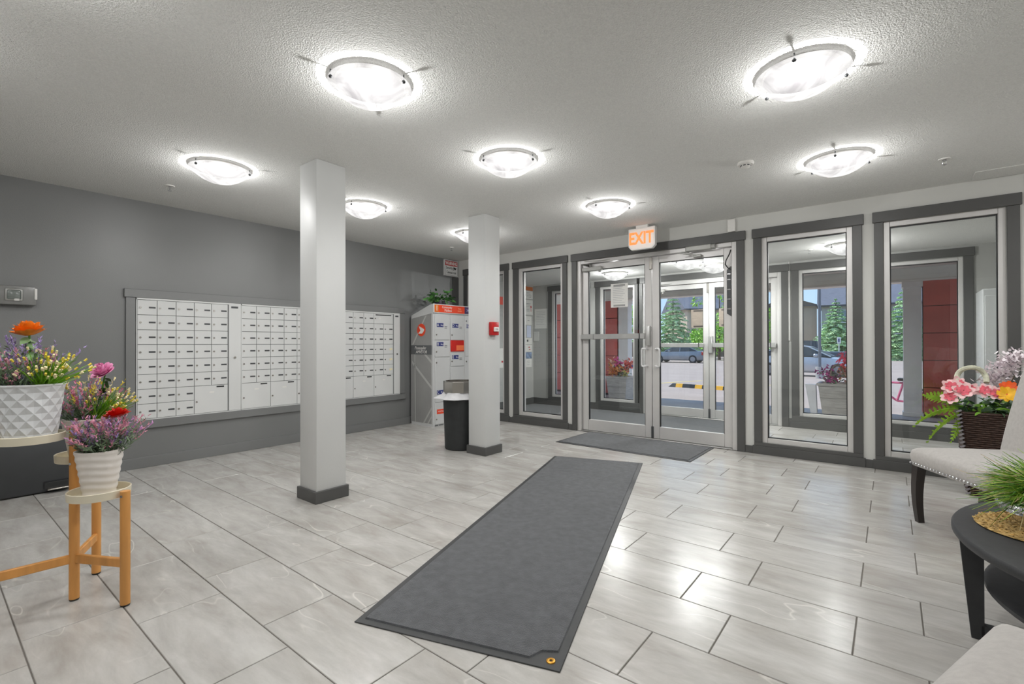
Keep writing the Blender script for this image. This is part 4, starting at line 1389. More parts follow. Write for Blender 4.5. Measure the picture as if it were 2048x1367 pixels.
# flowers
random.seed(11)
dk, gl = MB(), MB()
for _ in range(170):
    d = rdir(.3, 1.0)
    q = Vector((random.uniform(-.16, .16), random.uniform(-.16, .16), .60)) + d * random.uniform(.0, .16)
    leaf(random.choice((dk, dk, gl)), q, d + Vector((random.uniform(-.6, .6), random.uniform(-.6, .6), 0)), random.uniform(.05, .11), random.uniform(.02, .035), .4)
dk.build('dark_leaves', DGREEN, r, kind='stuff'); gl.build('bright_leaves', mat('bright_leaf', (108, 158, 40), .5, var=.3, vscale=30), r, kind='stuff')
FERN = mat('fern_green', (146, 186, 52), .5, var=.3, vscale=20)
for (p0, d, L, w, bend) in (((-.19, -.1, .68), (-1, -.1, .5), .24, .13, .25), ((-.21, -.12, .63), (-1, -.25, .22), .27, .12, .75), ((-.19, -.16, .61), (-.7, -.3, -.1), .22, .10, .9), ((-.17, -.1, .58), (-.25, -.3, -.3), .17, .08, .5)):
    mb = MB()
    d = Vector(d).normalized(); p0 = Vector(p0)
    sd = d.cross(Vector((.1, .9, .25))).normalized()
    pts = [p0 + d * L * t / 10 + Vector((0, 0, -bend * L * (t / 10) ** 2)) for t in range(11)]
    mb.tube(pts, .003, 5, r1=.001)
    for i in range(1, 11):
        tt = i / 10
        ww = w * .5 * math.sin(PI * min(1, .15 + tt * .8))
        for sg in (-1, 1):
            mb.blade(pts[i], (sd * sg + d * .55).normalized(), ww, .022, .25, 3, side=d, mid=True)
    mb.build('fern_frond', FERN, r)
PK = mat('pink_white_petal', (228, 96, 112), .55, var=.35, vscale=26)
for (x, y, z, rr) in ((-.25, -.17, .80, .058), (-.185, -.19, .775, .062), (-.26, -.19, .725, .054), (-.21, -.14, .825, .05), (-.15, -.17, .79, .048), (-.07, -.16, .78, .052), (-.015, -.17, .765, .05)):
    mb = MB(); daisy(mb, (x, y, z), (random.uniform(-.3, .1), -1, .5), rr, 7); fo = mb.build('pink_flower', mat('blush_petal', (246, 206, 206), .55, var=.08, vscale=26), r, angle=80)
    mb = MB(); daisy(mb, (x, y - .012, z + .006), (-.1, -1, .5), rr * .62, 7)
    mb.build('inner_petals', PK, fo, angle=80)
for (x, y, z, rr, m) in ((.05, -.16, .805, .05, mat('tangerine_petal', (236, 92, 18), .5, var=.2, vscale=30)), (.04, -.19, .765, .052, mat('golden_petal', (242, 180, 24), .5, var=.2, vscale=30)), (.10, -.18, .75, .045, MATS['golden_petal'])):
    mb = MB(); daisy(mb, (x, y, z), (0, -1, .5), rr, 10)
    mb.build('gold_flower', m, r, angle=80)
fl_ = MB()
for _ in range(700):
    t = random.random()
    p = Vector((-.03 + .14 * t, .0, .80 + .22 * t)) + Vector((random.gauss(0, .035), random.gauss(0, .03), random.gauss(0, .035)))
    fl_.petal(p, rdir(-.5, 1.2), Vector((0, 0, 1)), .026, .02, .3, 2)
for _ in range(60):
    p = Vector((.16, .0, 1.02)) + Vector((random.gauss(0, .03), random.gauss(0, .03), random.gauss(0, .02)))
    fl_.petal(p, rdir(-.5, 1.2), Vector((0, 0, 1)), .03, .02, .3, 2)
fl_.build('white_blossom', mat('blush_white', (252, 240, 244), .7, var=.08, vscale=30), r, kind='stuff', angle=80)
mb = MB()
pts = [(-.135 + .08 * math.cos(a), -.12 + .02 * math.sin(a * 3), .86 + .09 * math.sin(a)) for a in [PI * k / 14 for k in range(-1, 16)]]
mb.tube(pts, .017, 8)
mb.build('woven_hoop', mat('hoop_cream', (206, 206, 184), .8, var=.15, vscale=50, bump=.5, bscale=90), r)
mb = MB(); mb.tube([(.0, -.15, .68), (.06, -.15, .83), (.085, -.15, .90)], .003, 5); mb.tube([(.05, -.15, .7), (.1, -.15, .83), (.12, -.15, .9)], .003, 5)
mb.build('twig', mat('twig_brown', (74, 60, 44), .8, var=.2), r)

# ------------------------------------------------------------------ notices
def sheet(name, label, x0, x1, z0, z1, y, tape=None, m=PAPER, lines=0, lm=None):
    r = thing(name, label, 'notice', ((x0 + x1) / 2, y, (z0 + z1) / 2))
    w, h = (x1 - x0) / 2, (z1 - z0) / 2
    MB().box(-w, w, -.0012, 0, -h, h).build('paper', m, r, smooth=False)
    if tape:
        for z in (h - .022, -h + .022):
            MB().box(-w * .68, w * .68, -.0022, -.001, z - .011, z + .011).build('tape_strip', tape, r, smooth=False)
    if lines:
        mb = MB()
        for k in range(lines):
            z = h * .75 - k * (h * 1.5 / lines)
            mb.box(-w * .75, w * random.uniform(.3, .75), -.0018, -.001, z - .0022, z + .0022)
        mb.build('print_line', lm or mat('faint_ink', (168, 170, 174), .8), r, smooth=False)
    return r
TAPE = mat('grey_tape', (160, 160, 158), .4, var=.05)
sheet('notice_sheet', 'white printed notice taped inside the door leaf with the push bar', -2.765, -2.535, 1.59, 1.885, D + .062, TAPE, lines=10)
BACKLIT_TINT = mat('painted_backlit_paper', (132, 122, 112), .85, var=.12, vscale=9, stretch=(1, 1, 8))  # backlit darkness of the sheets put into the paper colour
DT = mat('dark_tape', (58, 54, 52), .4, var=.05)
sheet('notice_sheet', 'notice tinted brownish as if backlit, taped on the outer door leaf nearest the parked sedan', -2.405, -2.19, 1.375, 1.655, DF + .06, DT, BACKLIT_TINT)
sheet('notice_sheet', 'notice tinted brownish as if backlit, taped on the outer door leaf by the hanging strap', -2.0, -1.785, 1.385, 1.655, DF + .06, DT, BACKLIT_TINT)
sheet('notice_sheet', 'plain white letter sheet on the far vestibule wall', -5.33, -5.04, 1.43, 1.80, DF - .002, lines=9)
o = MB().box(-5.35, -5.23, DF - .012, DF, 1.19, 1.37, .003).build('wall_plate', FWALL)
tag(o, 'pale grey blank plate on the vestibule wall under the letter sheet', 'wall plate')
XV = -WL + .05
def wall_sheet(name, label, y0, y1, z0, z1, m, extra=None):
    r = thing(name, label, 'notice', (XV, (y0 + y1) / 2, (z0 + z1) / 2))
    MB().box(0, .004, -(y1 - y0) / 2, (y1 - y0) / 2, -(z1 - z0) / 2, (z1 - z0) / 2).build('paper', m, r, smooth=False)
    if extra: extra(r)
    return r
def ln(n, w, h):
    def f(r):
        mb = MB()
        for k in range(n):
            z = h * (.7 - 1.4 * k / max(1, n - 1)) if n > 1 else 0
            mb.box(.004, .0048, -w, w * random.uniform(.3, 1), z - .003, z + .003)
        mb.build('print_line', mat('ink_grey', (120, 122, 128), .8), r, smooth=False)
    return f
wall_sheet('wall_notice', 'orange header strip at the top of the vestibule notice board', 7.16, 7.38, 2.15, 2.22, mat('burnt_orange', (196, 108, 52), .6, var=.05))
wall_sheet('wall_notice', 'white typed notice directly under the orange header strip', 7.16, 7.38, 1.99, 2.14, PAPER, ln(4, .08, .06))
def arrow(r):
    ln(6, .09, .10)(r)
    MB().box(.0042, .005, .02, .09, -.09, .06).build('arrow_box', WHITE, r, smooth=False)
    MB().poly([(.0052, .048, -.08), (.0052, .062, -.08), (.0052, .062, .0), (.0052, .082, .0), (.0052, .055, .045), (.0052, .028, .0), (.0052, .048, .0)], (.0006, 0, 0)).build('red_arrow', RED, r, smooth=False)
wall_sheet('wall_notice', 'white notice with a red arrow pointing up on the vestibule wall', 7.15, 7.38, 1.69, 1.97, PAPER, arrow)
wall_sheet('wall_notice', 'small white card below the red arrow notice', 7.14, 7.34, 1.50, 1.66, PAPER, ln(1, .03, .02))
o = wall_sheet('intercom_panel', 'slim pale blue panel on the vestibule wall among the notices', 7.19, 7.32, 1.26, 1.485, mat('pale_blue_plate', (206, 214, 236), .3, var=.03)); o['category'] = 'intercom'
wall_sheet('wall_notice', 'white card with a grey logo block under the pale blue panel', 7.14, 7.35, 1.13, 1.25, PAPER, lambda r: MB().box(.004, .005, -.06, -.01, -.01, .03).build('print_block', DGREY, r, smooth=False))
wall_sheet('wall_notice', 'white card with two small red marks on the vestibule wall', 7.15, 7.35, .99, 1.12, PAPER, lambda r: MB().box(.004, .005, -.01, .03, .01, .03).box(.004, .005, .0, .05, -.03, -.015).build('print_block', RED, r, smooth=False))
wall_sheet('wall_notice', 'small blue and grey photo card on the vestibule wall', 7.15, 7.34, .865, .98, mat('photo_blue', (120, 140, 172), .5, var=.5, vscale=14))
wall_sheet('wall_notice', 'lowest white card of the vestibule notices', 7.16, 7.34, .70, .855, PAPER, ln(3, .06, .05))
wall_sheet('wall_notice', 'red square notice seen between the column and the first window casing', 6.38, 6.56, 1.83, 1.97, mat('coral_red', (226, 92, 78), .6, var=.04))
wall_sheet('wall_notice', 'white poster with a red mark seen beside the column', 6.38, 6.56, .72, 1.06, PAPER, lambda r: MB().box(.004, .005, -.03, .03, -.08, -.05).build('print_block', RED, r, smooth=False))
r = thing('utility_cabinet', 'tall pale grey cabinet in the vestibule corner behind the end window', 'cabinet', (.86, 7.0, 0))
MB().box(-.115, .115, -.12, .39, .01, 1.69, .006).build('body', mat('cabinet_grey', (196, 198, 198), .5, var=.03), r)
MB().box(-.10, .10, -.128, -.118, .06, 1.62, .003).build('door', MATS['cabinet_grey'], r)
o = MB().box(-1.085, -1.068, DF - .014, DF, 1.17, HV, .002).build('wire_channel', ALUW)
tag(o, 'thin pale wire channel running down the vestibule wall beside the outer doors', 'wire channel')

# ------------------------------------------------------------------ outside: porch, lot
CONC = mat('concrete', (176, 172, 170), .85, var=.08, vscale=3, bump=.1, bscale=60)
ASPH = mat('asphalt_lot', (168, 152, 143), .9, var=.07, vscale=.7, bump=.15, bscale=20)
side = MB().box(-14, 8, DF + WT, 9.76, -.3, -.004).build('pavement', CONC, smooth=False, kind='structure')
for k in range(-8, 5):
    MB().box(k * 1.5 + .55, k * 1.5 + 2.042, DF + WT + .01, 9.75, -.05, 0.0, .004).build('slab', CONC, side, smooth=False)
mb = MB()
vs = [mb.bm.verts.new(p) for p in ((-60, 9.7, -.13), (30, 9.7, -.13), (30, 14, -.19), (-60, 14, -.19))]
mb.bm.faces.new(vs)
v2 = [mb.bm.verts.new(p) for p in ((-60, 28, -.42), (30, 28, -.42), (30, 110, -.42), (-60, 110, -.42))]
mb.bm.faces.new((vs[3], vs[2], v2[1], v2[0])); mb.bm.faces.new(v2)
mb.build('parking_lot', ASPH, kind='structure', smooth=False)
LINE = mat('yellow_road_paint', (222, 196, 110), .8, var=.1, vscale=20)
def lot_z(y):
    return -.13 - .06 * (y - 9.7) / 4.3 if y < 14 else -.19 - .23 * (min(y, 28) - 14) / 14
mb = MB()
for (a, b) in (((-6.35, 15.6), (-5.6, 18.6)), ((-9.0, 15.6), (-8.3, 18.6)), ((-3.7, 15.6), (-2.95, 18.6))):
    p0, p1 = Vector((*a, lot_z(a[1]) + .004)), Vector((*b, lot_z(b[1]) + .004))
    w = Vector((.06, 0, 0))
    mb.poly([p0 - w, p0 + w, p1 + w, p1 - w])
mb.build('road_marking', LINE, kind='structure', smooth=False)
# canopy
SOFF = mat('soffit_taupe', (226, 216, 208), .8, var=.04, vscale=4)
FASC = mat('fascia_grey', (236, 234, 228), .7, var=.03, vscale=3)
MB().box(-9, 4.5, DF + WT, 9.7, 2.30, 2.36).build('ceiling_porch', SOFF, smooth=False, kind='structure')
rp = bpy.data.objects.new('roof_canopy', None); COL.objects.link(rp); rp['kind'] = 'structure'
MB().box(-9, 4.5, 9.62, 9.86, 2.115, 2.42, .006).build('beam', FASC, rp)
MB().box(-9, 4.5, 9.60, 9.88, 2.085, 2.115, .004).build('drip_edge', mat('drip_white', (238, 232, 226), .6, var=.02), rp)
MB().box(-9, 4.5, DF, 9.9, 2.42, 2.55).build('roof_deck', SOFF, rp, smooth=False)
for (x, lab) in ((-4.56, 'pale square porch column beside the grey planter outside the door'), (.262, 'pale square porch column seen through the end window')):
    r = thing('porch_column', lab, 'column', (x, 9.72, 0))
    MB().box(-.11, .11, -.11, .11, 0, 2.085, .004).build('shaft', mat('porch_column_paint', (236, 231, 228), .6, var=.03), r)
    MB().box(-.125, .125, -.125, .125, 2.0, 2.085, .004).build('capital', MATS['porch_column_paint'], r)
    MB().box(-.125, .125, -.125, .125, 0, .06, .004).build('plinth', MATS['porch_column_paint'], r)
REDP = mat('barn_red_panel', (206, 100, 90), .6, var=.12, vscale=3)
def red_wing(n, x0, x1):
    root = bpy.data.objects.new('wall_porch_%s' % n, None); COL.objects.link(root); root['kind'] = 'structure'
    MB().box(x0, x1, 9.64, 9.80, 0, 2.10).build('backing', mat('red_groove', (70, 30, 28), .7, var=.05), root, smooth=False)
    for k in range(5):
        z0 = .04 + k * .415
        w = (x1 - x0)
        npan = max(1, int(w / .55))
        for i in range(npan):
            MB().box(x0 + i * w / npan + .004, x0 + (i + 1) * w / npan - .004, 9.622, 9.645, z0 + .005, min(z0 + .41, 2.09), .003).build('panel', REDP, root)
red_wing('left', -8.2, -4.70)
red_wing('right', .385, 2.6)

# planters on the porch
def planter(x, y, label, w=.235, h=.46, light=False):
    r = thing('porch_planter', label, 'planter', (x, y, 0), group='square planters on the porch')
    PM = mat('weathered_grey_planter', (188, 180, 174), .7, var=.15, vscale=8, stretch=(1, 1, 6))
    mb = MB()
    prev = None
    for q, s in ((0, .78), (.92, .98), (.92, 1.04), (1, 1.06), (1, .92), (.9, .9)):
        ring = [mb.bm.verts.new((a * w * s, b * w * s, h * q)) for a, b in ((-1, -1), (1, -1), (1, 1), (-1, 1))]
        if prev: mb.skin(prev, ring)
        else: mb.bm.faces.new(ring[::-1])
        prev = ring
    mb.bm.faces.new(prev)
    mb.build('pot', PM, r, smooth=False)
    mb = MB()
    for k in (.25, .55):
        s = w * (.78 + .2 * k / .92) + .004
        mb.box(-s, s, -s - .002, -s + .004, h * k - .004, h * k + .004)
    mb.build('groove_line', mat('planter_line', (176, 170, 164), .7), r, smooth=False)
    return r
random.seed(3)
def petals_cloud(r, name, m, c, rad, n, size):
    mb = MB()
    for _ in range(n):
        p = Vector(c) + Vector((random.gauss(0, rad), random.gauss(0, rad), random.gauss(0, rad)))
        mb.petal(p, rdir(-.6, 1.2), Vector((0, -.3, 1)), size, size * .8, .3, 2)
    return mb.build(name, m, r, kind='stuff', angle=80)
MAG = mat('magenta_petal', (244, 84, 176), .6, var=.2, vscale=30)
CORAL = mat('coral_petal', (252, 108, 96), .6, var=.2, vscale=30)
OCH = mat('ochre_leaf', (232, 156, 84), .6, var=.25, vscale=30)
LEM = mat('lemon_petal', (252, 240, 150), .6, var=.12, vscale=30)
BLUV = mat('blue_violet_petal', (88, 84, 190), .6, var=.2, vscale=30)
CRIM = mat('crimson_petal', (236, 54, 100), .6, var=.2, vscale=30)
PALEP = mat('pale_peach_petal', (240, 196, 176), .6, var=.12, vscale=30)
r = planter(-4.44, 9.25, 'grey square planter with magenta and lemon flowers seen through the push-bar door')
lx2 = Vector((.7825, .6226, 0)); tow = Vector((.6226, -.7825, 0))
for nm, m, du, dz, rad, n, s in (('magenta_blooms', MAG, -.06, .73, .045, 60, .05), ('coral_blooms', CORAL, .17, .72, .045, 60, .05), ('coral_blooms', CORAL, .08, .63, .05, 50, .05), ('ochre_leaves', OCH, -.12, .60, .06, 60, .055), ('lemon_blooms', LEM, .06, .52, .045, 70, .05), ('pale_blooms', PALEP, -.2, .72, .045, 40, .045), ('violet_blooms', BLUV, .24, .64, .03, 30, .035), ('ochre_leaves', OCH, -.2, .52, .04, 30, .05), ('green_leaves', SAGE, .0, .55, .08, 60, .05)):
    petals_cloud(r, nm, m, lx2 * du + tow * .08 + Vector((0, 0, dz)), rad, n, s)
r = planter(-.66, 9.22, 'grey square planter with crimson and pale flowers seen through the window beside the doors', .255, .5)
for nm, m, du, dz, rad, n, s in (('crimson_blooms', CRIM, .06, .90, .045, 70, .042), ('crimson_blooms', CRIM, .08, .80, .05, 60, .042), ('coral_blooms', CORAL, .08, .72, .045, 50, .042), ('magenta_blooms', mat('plum_petal', (150, 48, 120), .6, var=.2, vscale=30), -.22, .64, .07, 80, .04), ('magenta_blooms', MAG, -.15, .55, .04, 40, .05), ('peach_blooms', PALEP, .08, .6, .05, 60, .045), ('lemon_blooms', LEM, .24, .6, .05, 70, .045), ('ochre_leaves', OCH, .03, .66, .05, 40, .045), ('green_leaves', SAGE, -.12, .56, .07, 60, .05)):
    petals_cloud(r, nm, m, lx2 * du + tow * .08 + Vector((0, 0, dz)), rad, n, s)
mb = MB()
c0 = lx2 * -.13 + tow * .16
mb.tube([c0 + lx2 * (.1 * math.cos(a)) + Vector((0, 0, .62 + .17 * math.sin(a))) for a in [PI * k / 12 for k in range(13)]], .013, 8)
mb.build('basket_hoop', mat('hoop_brown', (122, 108, 92), .8, var=.2), r)
r = thing('lit_side_slab', 'pale slab added as the lit side of the crimson flower planter', 'post', (-1.02, 9.03, 0))  # added slab standing in for the planter's lit side face
MB().poly([(-.075, 0, .47), (.07, 0, .47), (.085, 0, 0), (.0, 0, 0)], (0, .12, 0)).build('panel', mat('painted_lit_side', (226, 222, 226), .6, var=.05), r, smooth=False)

# bicycle by the porch column
r = thing('bicycle', 'pink bicycle with a disc wheel leaning by the porch column outside', 'bicycle', (.03, 10.75, lot_z(10.7)), R(-10))
PKB = mat('pink_frame_paint', (226, 120, 160), .35, var=.05)
def wheel(x, nm, disc):
    w = MB().lathe([(.23, -.018), (.25, -.012), (.25, .012), (.23, .018), (.215, 0), (.23, -.018)], n=36)
    bmesh.ops.rotate(w.bm, verts=w.bm.verts, cent=(0, 0, 0), matrix=Matrix.Rotation(PI / 2, 3, 'X'))
    bmesh.ops.translate(w.bm, verts=w.bm.verts, vec=(x, 0, .25))
    o = w.build('wheel', BLACK, r)
    s = MB()
    if disc:
        for k, (r0, r1) in enumerate(((.0, .03), (.06, .10), (.14, .18))):
            d_ = MB().lathe([(max(r0, .002), -.01), (r1, -.01), (r1, .01), (max(r0, .002), .01)], n=28, cap0=True, cap1=True)
            bmesh.ops.rotate(d_.bm, verts=d_.bm.verts, cent=(0, 0, 0), matrix=Matrix.Rotation(PI / 2, 3, 'X'))
            bmesh.ops.translate(d_.bm, verts=d_.bm.verts, vec=(x, 0, .25))
            d_.build('ring', CRIM, o)
        s.tube([(x, .006, .25), (x, -.006, .25)], .21, 28)
        s.build('disc', mat('pale_pink_disc', (236, 186, 196), .4), o)
    else:
        for k in range(12):
            a = k * PI / 6
            s.tube([(x, 0, .25), (x + .22 * math.cos(a), 0, .25 + .22 * math.sin(a))], .002, 4)
        s.build('spoke', STEEL, o, kind='stuff')
wheel(-.42, 'wheel', False); wheel(.42, 'wheel', True)
mb = MB()
for a, b in (((.42, 0, .25), (.05, 0, .27)), ((.05, 0, .27), (-.3, 0, .55)), ((.05, 0, .27), (.15, 0, .62)), ((.42, 0, .25), (.15, 0, .6)), ((.15, 0, .58), (-.3, 0, .6)), ((-.42, 0, .25), (-.28, 0, .7))):
    mb.tube([a, b], .018, 8)
mb.build('frame', PKB, r)
MB().tube([(-.28, -.24, .76), (-.26, 0, .72), (-.28, .24, .76)], .013, 8).build('handlebar', BLACK, r)
MB().box(.06, .28, -.06, .06, .62, .67, .02, 2).build('saddle', BLACK, r)

# wheel stop
ys, zs = 14.5, lot_z(14.5)
r = thing('wheel_stop', 'black rubber wheel stop with yellow bands on the parking lot', 'wheel stop', (-4.52, 14.6, zs - .003), R(-10))
def stop_seg(a, b, m, nm):
    MB().poly([(a, -.09, 0), (a, .09, 0), (a, .05, .11), (a, -.05, .11)], (b - a, 0, 0)).build(nm, m, r, smooth=False)
xs = [-.92, -.68, -.46, -.06, .16, .56, .78, .92]
for i in range(7):
    if i == 0:
        MB().poly([(-.92, -.09, 0), (-.68, -.09, 0), (-.68, -.05, .11), (-.80, -.05, .11)], (0, .1, 0)).build('rubber_block', BLACK, r, smooth=False)
    elif i == 6:
        MB().poly([(.78, -.09, 0), (.98, -.09, 0), (.85, -.05, .11), (.78, -.05, .11)], (0, .1, 0)).build('rubber_block', BLACK, r, smooth=False)
    else:
        stop_seg(xs[i], xs[i + 1], mat('stop_yellow', (236, 176, 40), .6, var=.08) if i in (1, 3, 5) else BLACK, 'yellow_band' if i in (1, 3, 5) else 'rubber_block')

# ------------------------------------------------------------------ vehicles
def car(name, label, loc, rz, paint, L=4.6, Wd=1.76, Ht=1.45, prof=None, roof=None, cat='car'):
    """local x: front at -L/2; prof: (x, z_bottom, z_belt); roof: (x, z) outline of the greenhouse"""
    r = thing(name, label, cat, loc, rz)
    hw = Wd / 2
    mb = MB()
    prev = None
    for (x, zb, zt, k) in prof:
        w = hw * k
        pts = [(-w * .86, zb), (-w, zb + .12), (-w * 1.0, zb + (zt - zb) * .55), (-w * .95, zt - .03), (-w * .80, zt), (w * .80, zt), (w * .95, zt - .03), (w, zb + (zt - zb) * .55), (w, zb + .12), (w * .86, zb)]
        ring = [mb.bm.verts.new((x, y, z)) for y, z in pts]
        if prev: mb.skin(prev, ring)
        else: mb.bm.faces.new(ring[::-1])
        prev = ring
    mb.bm.faces.new(prev)
    mb.build('body', paint, r, angle=50)
    CG = mat('car_glass', (44, 52, 58), .12, spec=.5, var=.1, vscale=2)
    n = len(roof)
    zt_ = max(z for x, z in roof)
    def wid(z):
        return hw * (.93 - .22 * (z - roof[0][1]) / (zt_ - roof[0][1]))
    mb = MB()
    A = [mb.bm.verts.new((x, -wid(z), z)) for x, z in roof]; B = [mb.bm.verts.new((x, wid(z), z)) for x, z in roof]
    mb.bm.faces.new(A); mb.bm.faces.new(B[::-1]); mb.skin(A, B, True)
    mb.build('cabin_glass', CG, r, smooth=False)
    mb = MB()
    top = [(x, z) for x, z in roof if z > zt_ - .09]
    for (x0, z0), (x1, z1) in zip(top, top[1:]):
        mb.poly([(x0, -wid(z0) - .01, z0 + .012), (x1, -wid(z1) - .01, z1 + .012), (x1, wid(z1) + .01, z1 + .012), (x0, wid(z0) + .01, z0 + .012)], (0, 0, -.03))
    mb.build('roof_panel', paint, r, smooth=False)
    mb = MB()
    for sg in (-1, 1):
        def P(x, z): return Vector((x, sg * (wid(z) + .006), z))
        for (a, b) in ((roof[0], top[0]), (roof[-1], top[-1])):
            mb.bar(P(*a), P(*b), .05, .03, up=(0, 1, 0))
        zb = roof[0][1]
        xm = (top[0][0] * .45 + top[-1][0] * .55)
        mb.bar(P(xm, zb), P(xm, zt_ - .03), .05, .03, up=(0, 1, 0))
    mb.build('pillars', paint, r, smooth=False)
    for x in (-L * .30, L * .30):
        for sg in (-1, 1):
            w = MB().tube([(x, sg * (hw - .19), .32), (x, sg * (hw + .005), .32)], .32, 28).build('wheel', BLACK, r)
            h = MB().tube([(x, sg * (hw - .02), .32), (x, sg * (hw + .012), .32)], .2, 20).build('hubcap', mat('alloy', (150, 150, 154), .3, .7, var=.05), w)
    rx = prof[-1][0]
    for sg in (-1, 1):
        MB().box(rx - .22, rx + .012, sg * hw * .9 - .12, sg * hw * .9 + .05, prof[-2][2] - .32, prof[-2][2] - .06, .02).build('tail_light', mat('tail_red', (190, 40, 36), .2, var=.1), r)
        MB().box(prof[0][0] - .01, prof[0][0] + .25, sg * hw * .82 - .16, sg * hw * .82 + .06, prof[0][2] - .14, prof[0][2] + .02, .02).build('headlight', mat('lamp_clear', (222, 226, 230), .15, var=.05), r)
        MB().box(-.62, -.45, sg * (hw + .02) - .09, sg * (hw + .02) + .09, roof[0][1] - .02, roof[0][1] + .11, .02).build('wing_mirror', paint, r)
        MB().box(.05, .2, sg * (hw + .006) - .012, sg * (hw + .006) + .012, roof[0][1] - .12, roof[0][1] - .085, .006).build('door_handle', paint, r)
    return r
sed = [(-2.3, .28, .62, .78), (-2.2, .2, .70, .9), (-1.5, .2, .86, 1), (-.8, .2, .93, 1), (.8, .2, .96, 1), (1.7, .2, .99, 1), (2.15, .22, .97, .93), (2.3, .3, .86, .82)]
sedr = [(-.95, .93), (-.2, 1.36), (.25, 1.43), (.75, 1.41), (1.75, .98)]
car('sedan_car', 'slate blue sedan parked across the lot, seen through the doors', (-13.9, 40.0, -.42), 0, mat('slate_blue_paint', (136, 144, 154), .25, .3, spec=.7, var=.04), prof=sed, roof=sedr)
car('silver_car', 'silver car parked in front of the dark pickup outside the window', (-3.2, 26.3, -.40), PI, mat('silver_paint', (190, 194, 202), .25, .4, spec=.7, var=.04), prof=sed, roof=[(-1.1, .95), (-.25, 1.38), (.3, 1.46), (.95, 1.42), (1.8, .99)])
pk_prof = [(-2.6, .45, .95, .85), (-2.5, .38, 1.05, .95), (-1.2, .38, 1.12, 1), (.6, .38, 1.14, 1), (.62, .38, 1.08, 1), (2.5, .4, 1.08, 1), (2.62, .45, 1.05, .95)]
car('pickup_truck', 'dark pickup truck parked behind the silver car', (-3.9, 33.6, -.42), 0, mat('charcoal_paint', (66, 72, 84), .3, .3, spec=.7, var=.05), L=5.2, Wd=1.9, prof=pk_prof, roof=[(-1.15, 1.12), (-.55, 1.62), (-.1, 1.72), (.5, 1.70), (.62, 1.12)])

r = thing('lamp_post', 'tall grey steel post standing in the parking lot outside the window', 'post', (-2.36, 23.9, -.36))
MB().tube([(0, 0, .3), (0, 0, 6.5)], .055, 12).build('pole', mat('post_grey', (112, 114, 122), .5, .3, var=.05), r)
MB().tube([(0, 0, 0), (0, 0, .5)], .16, 16).build('base', CONC, r)
mb = MB(); mb.box(-.9, -.02, -.08, .08, 6.3, 6.42, .02); mb.build('lamp_head', MATS['post_grey'], r)
r = thing('parking_sign', 'small white parking sign on a thin post between the pickup and the spruce', 'sign', (-3.58, 50.8, -.42))
MB().tube([(0, 0, 0), (0, 0, 1.8)], .04, 8).build('post', mat('post_white', (214, 214, 216), .6), r)
MB().box(-.14, .14, -.03, .03, 1.55, 2.1, .01).build('plate', WHITE, r)
MB().box(-.05, .05, -.04, -.028, 1.68, 1.98).build('symbol', BLUE, r, smooth=False)

# ------------------------------------------------------------------ houses and fence
def house(label, x, y, w, dp, eave, ridge, wall, roofm, rz=R(-38.5), gable=False, wins=(), door=None):
    r = thing('house', label, 'house', (x, y, -.42), rz)
    MB().box(0, w, 0, dp, 0, eave).build('wall', wall, r, smooth=False)
    n = int(eave / .28)
    sid = MB()
    for k in range(n):
        sid.poly([(-.005, -.012, k * .28), (w + .005, -.012, k * .28), (w + .005, .0, k * .28 + .275), (-.005, .0, k * .28 + .275)], (0, .02, 0))
    sid.build('siding', wall, r, smooth=False, kind='stuff')
    o = .45
    if gable:
        MB().poly([(-o, -o, eave - .12), (w + o, -o, eave - .12), (w / 2, -o, ridge)], (0, dp + 2 * o, 0)).build('roof', roofm, r, smooth=False)
    else:
        MB().poly([(-o, -o, eave - .1), (-o, dp + o, eave - .1), (-o, dp / 2, ridge)], (w + 2 * o, 0, 0)).build('roof', roofm, r, smooth=False)
    MB().box(-o, w + o, -o - .04, -o + .04, eave - .22, eave - .02).build('eaves_trim', mat('eaves_dark', (86, 82, 84), .6), r, smooth=False)
    for (wx, wz, ww, wh) in wins:
        f = MB()
        t = .07
        f.box(wx - t, wx + ww + t, -.09, .02, wz - t, wz); f.box(wx - t, wx + ww + t, -.09, .02, wz + wh, wz + wh + t)
        f.box(wx - t, wx, -.09, .02, wz, wz + wh); f.box(wx + ww, wx + ww + t, -.09, .02, wz, wz + wh); f.box(wx + ww / 2 - .04, wx + ww / 2 + .04, -.08, .02, wz, wz + wh)
        fo = f.build('window', mat('white_sash', (230, 228, 226), .5), r, smooth=False)
        MB().box(wx, wx + ww, -.05, -.02, wz, wz + wh).build('pane', mat('house_glass', (118, 136, 150), .06, spec=.8), fo, smooth=False)
    return r
BEIGE = mat('beige_siding', (186, 172, 152), .8, var=.04, vscale=1)
TAN = mat('tan_stucco', (206, 186, 166), .85, var=.05, vscale=1)
GREYW = mat('pale_grey_siding', (176, 172, 168), .8, var=.04, vscale=1)
SHG = mat('slate_shingle', (112, 114, 126), .85, var=.12, vscale=3)
SHB = mat('brown_shingle', (112, 100, 88), .85, var=.12, vscale=3)
a_ = R(38.5)
house('pale grey house with a slate roof behind the spruce outside the window', -6.6, 68.9, 11, 9, 6.2, 9.6, GREYW, SHG, R(5), wins=((2.0, 4.1, 2.6, 1.4), (7.0, 4.1, 2.2, 1.4), (2.0, .9, 2.4, 1.5)))
house('beige sided house with a brown roof beyond the parking lot', -14.7, 77.6, 6.6, 8, 7.0, 8.2, BEIGE, SHB, R(5), gable=True, wins=((4.4, 4.9, .5, 1.6),))
house('tan house with a slate roof partly hidden by the big spruce', -21.0, 63.5, 9, 9, 6.2, 9.4, TAN, SHG, R(38.5), wins=((1.0, 5.1, .9, .5), (3.2, 5.0, .5, .5)))
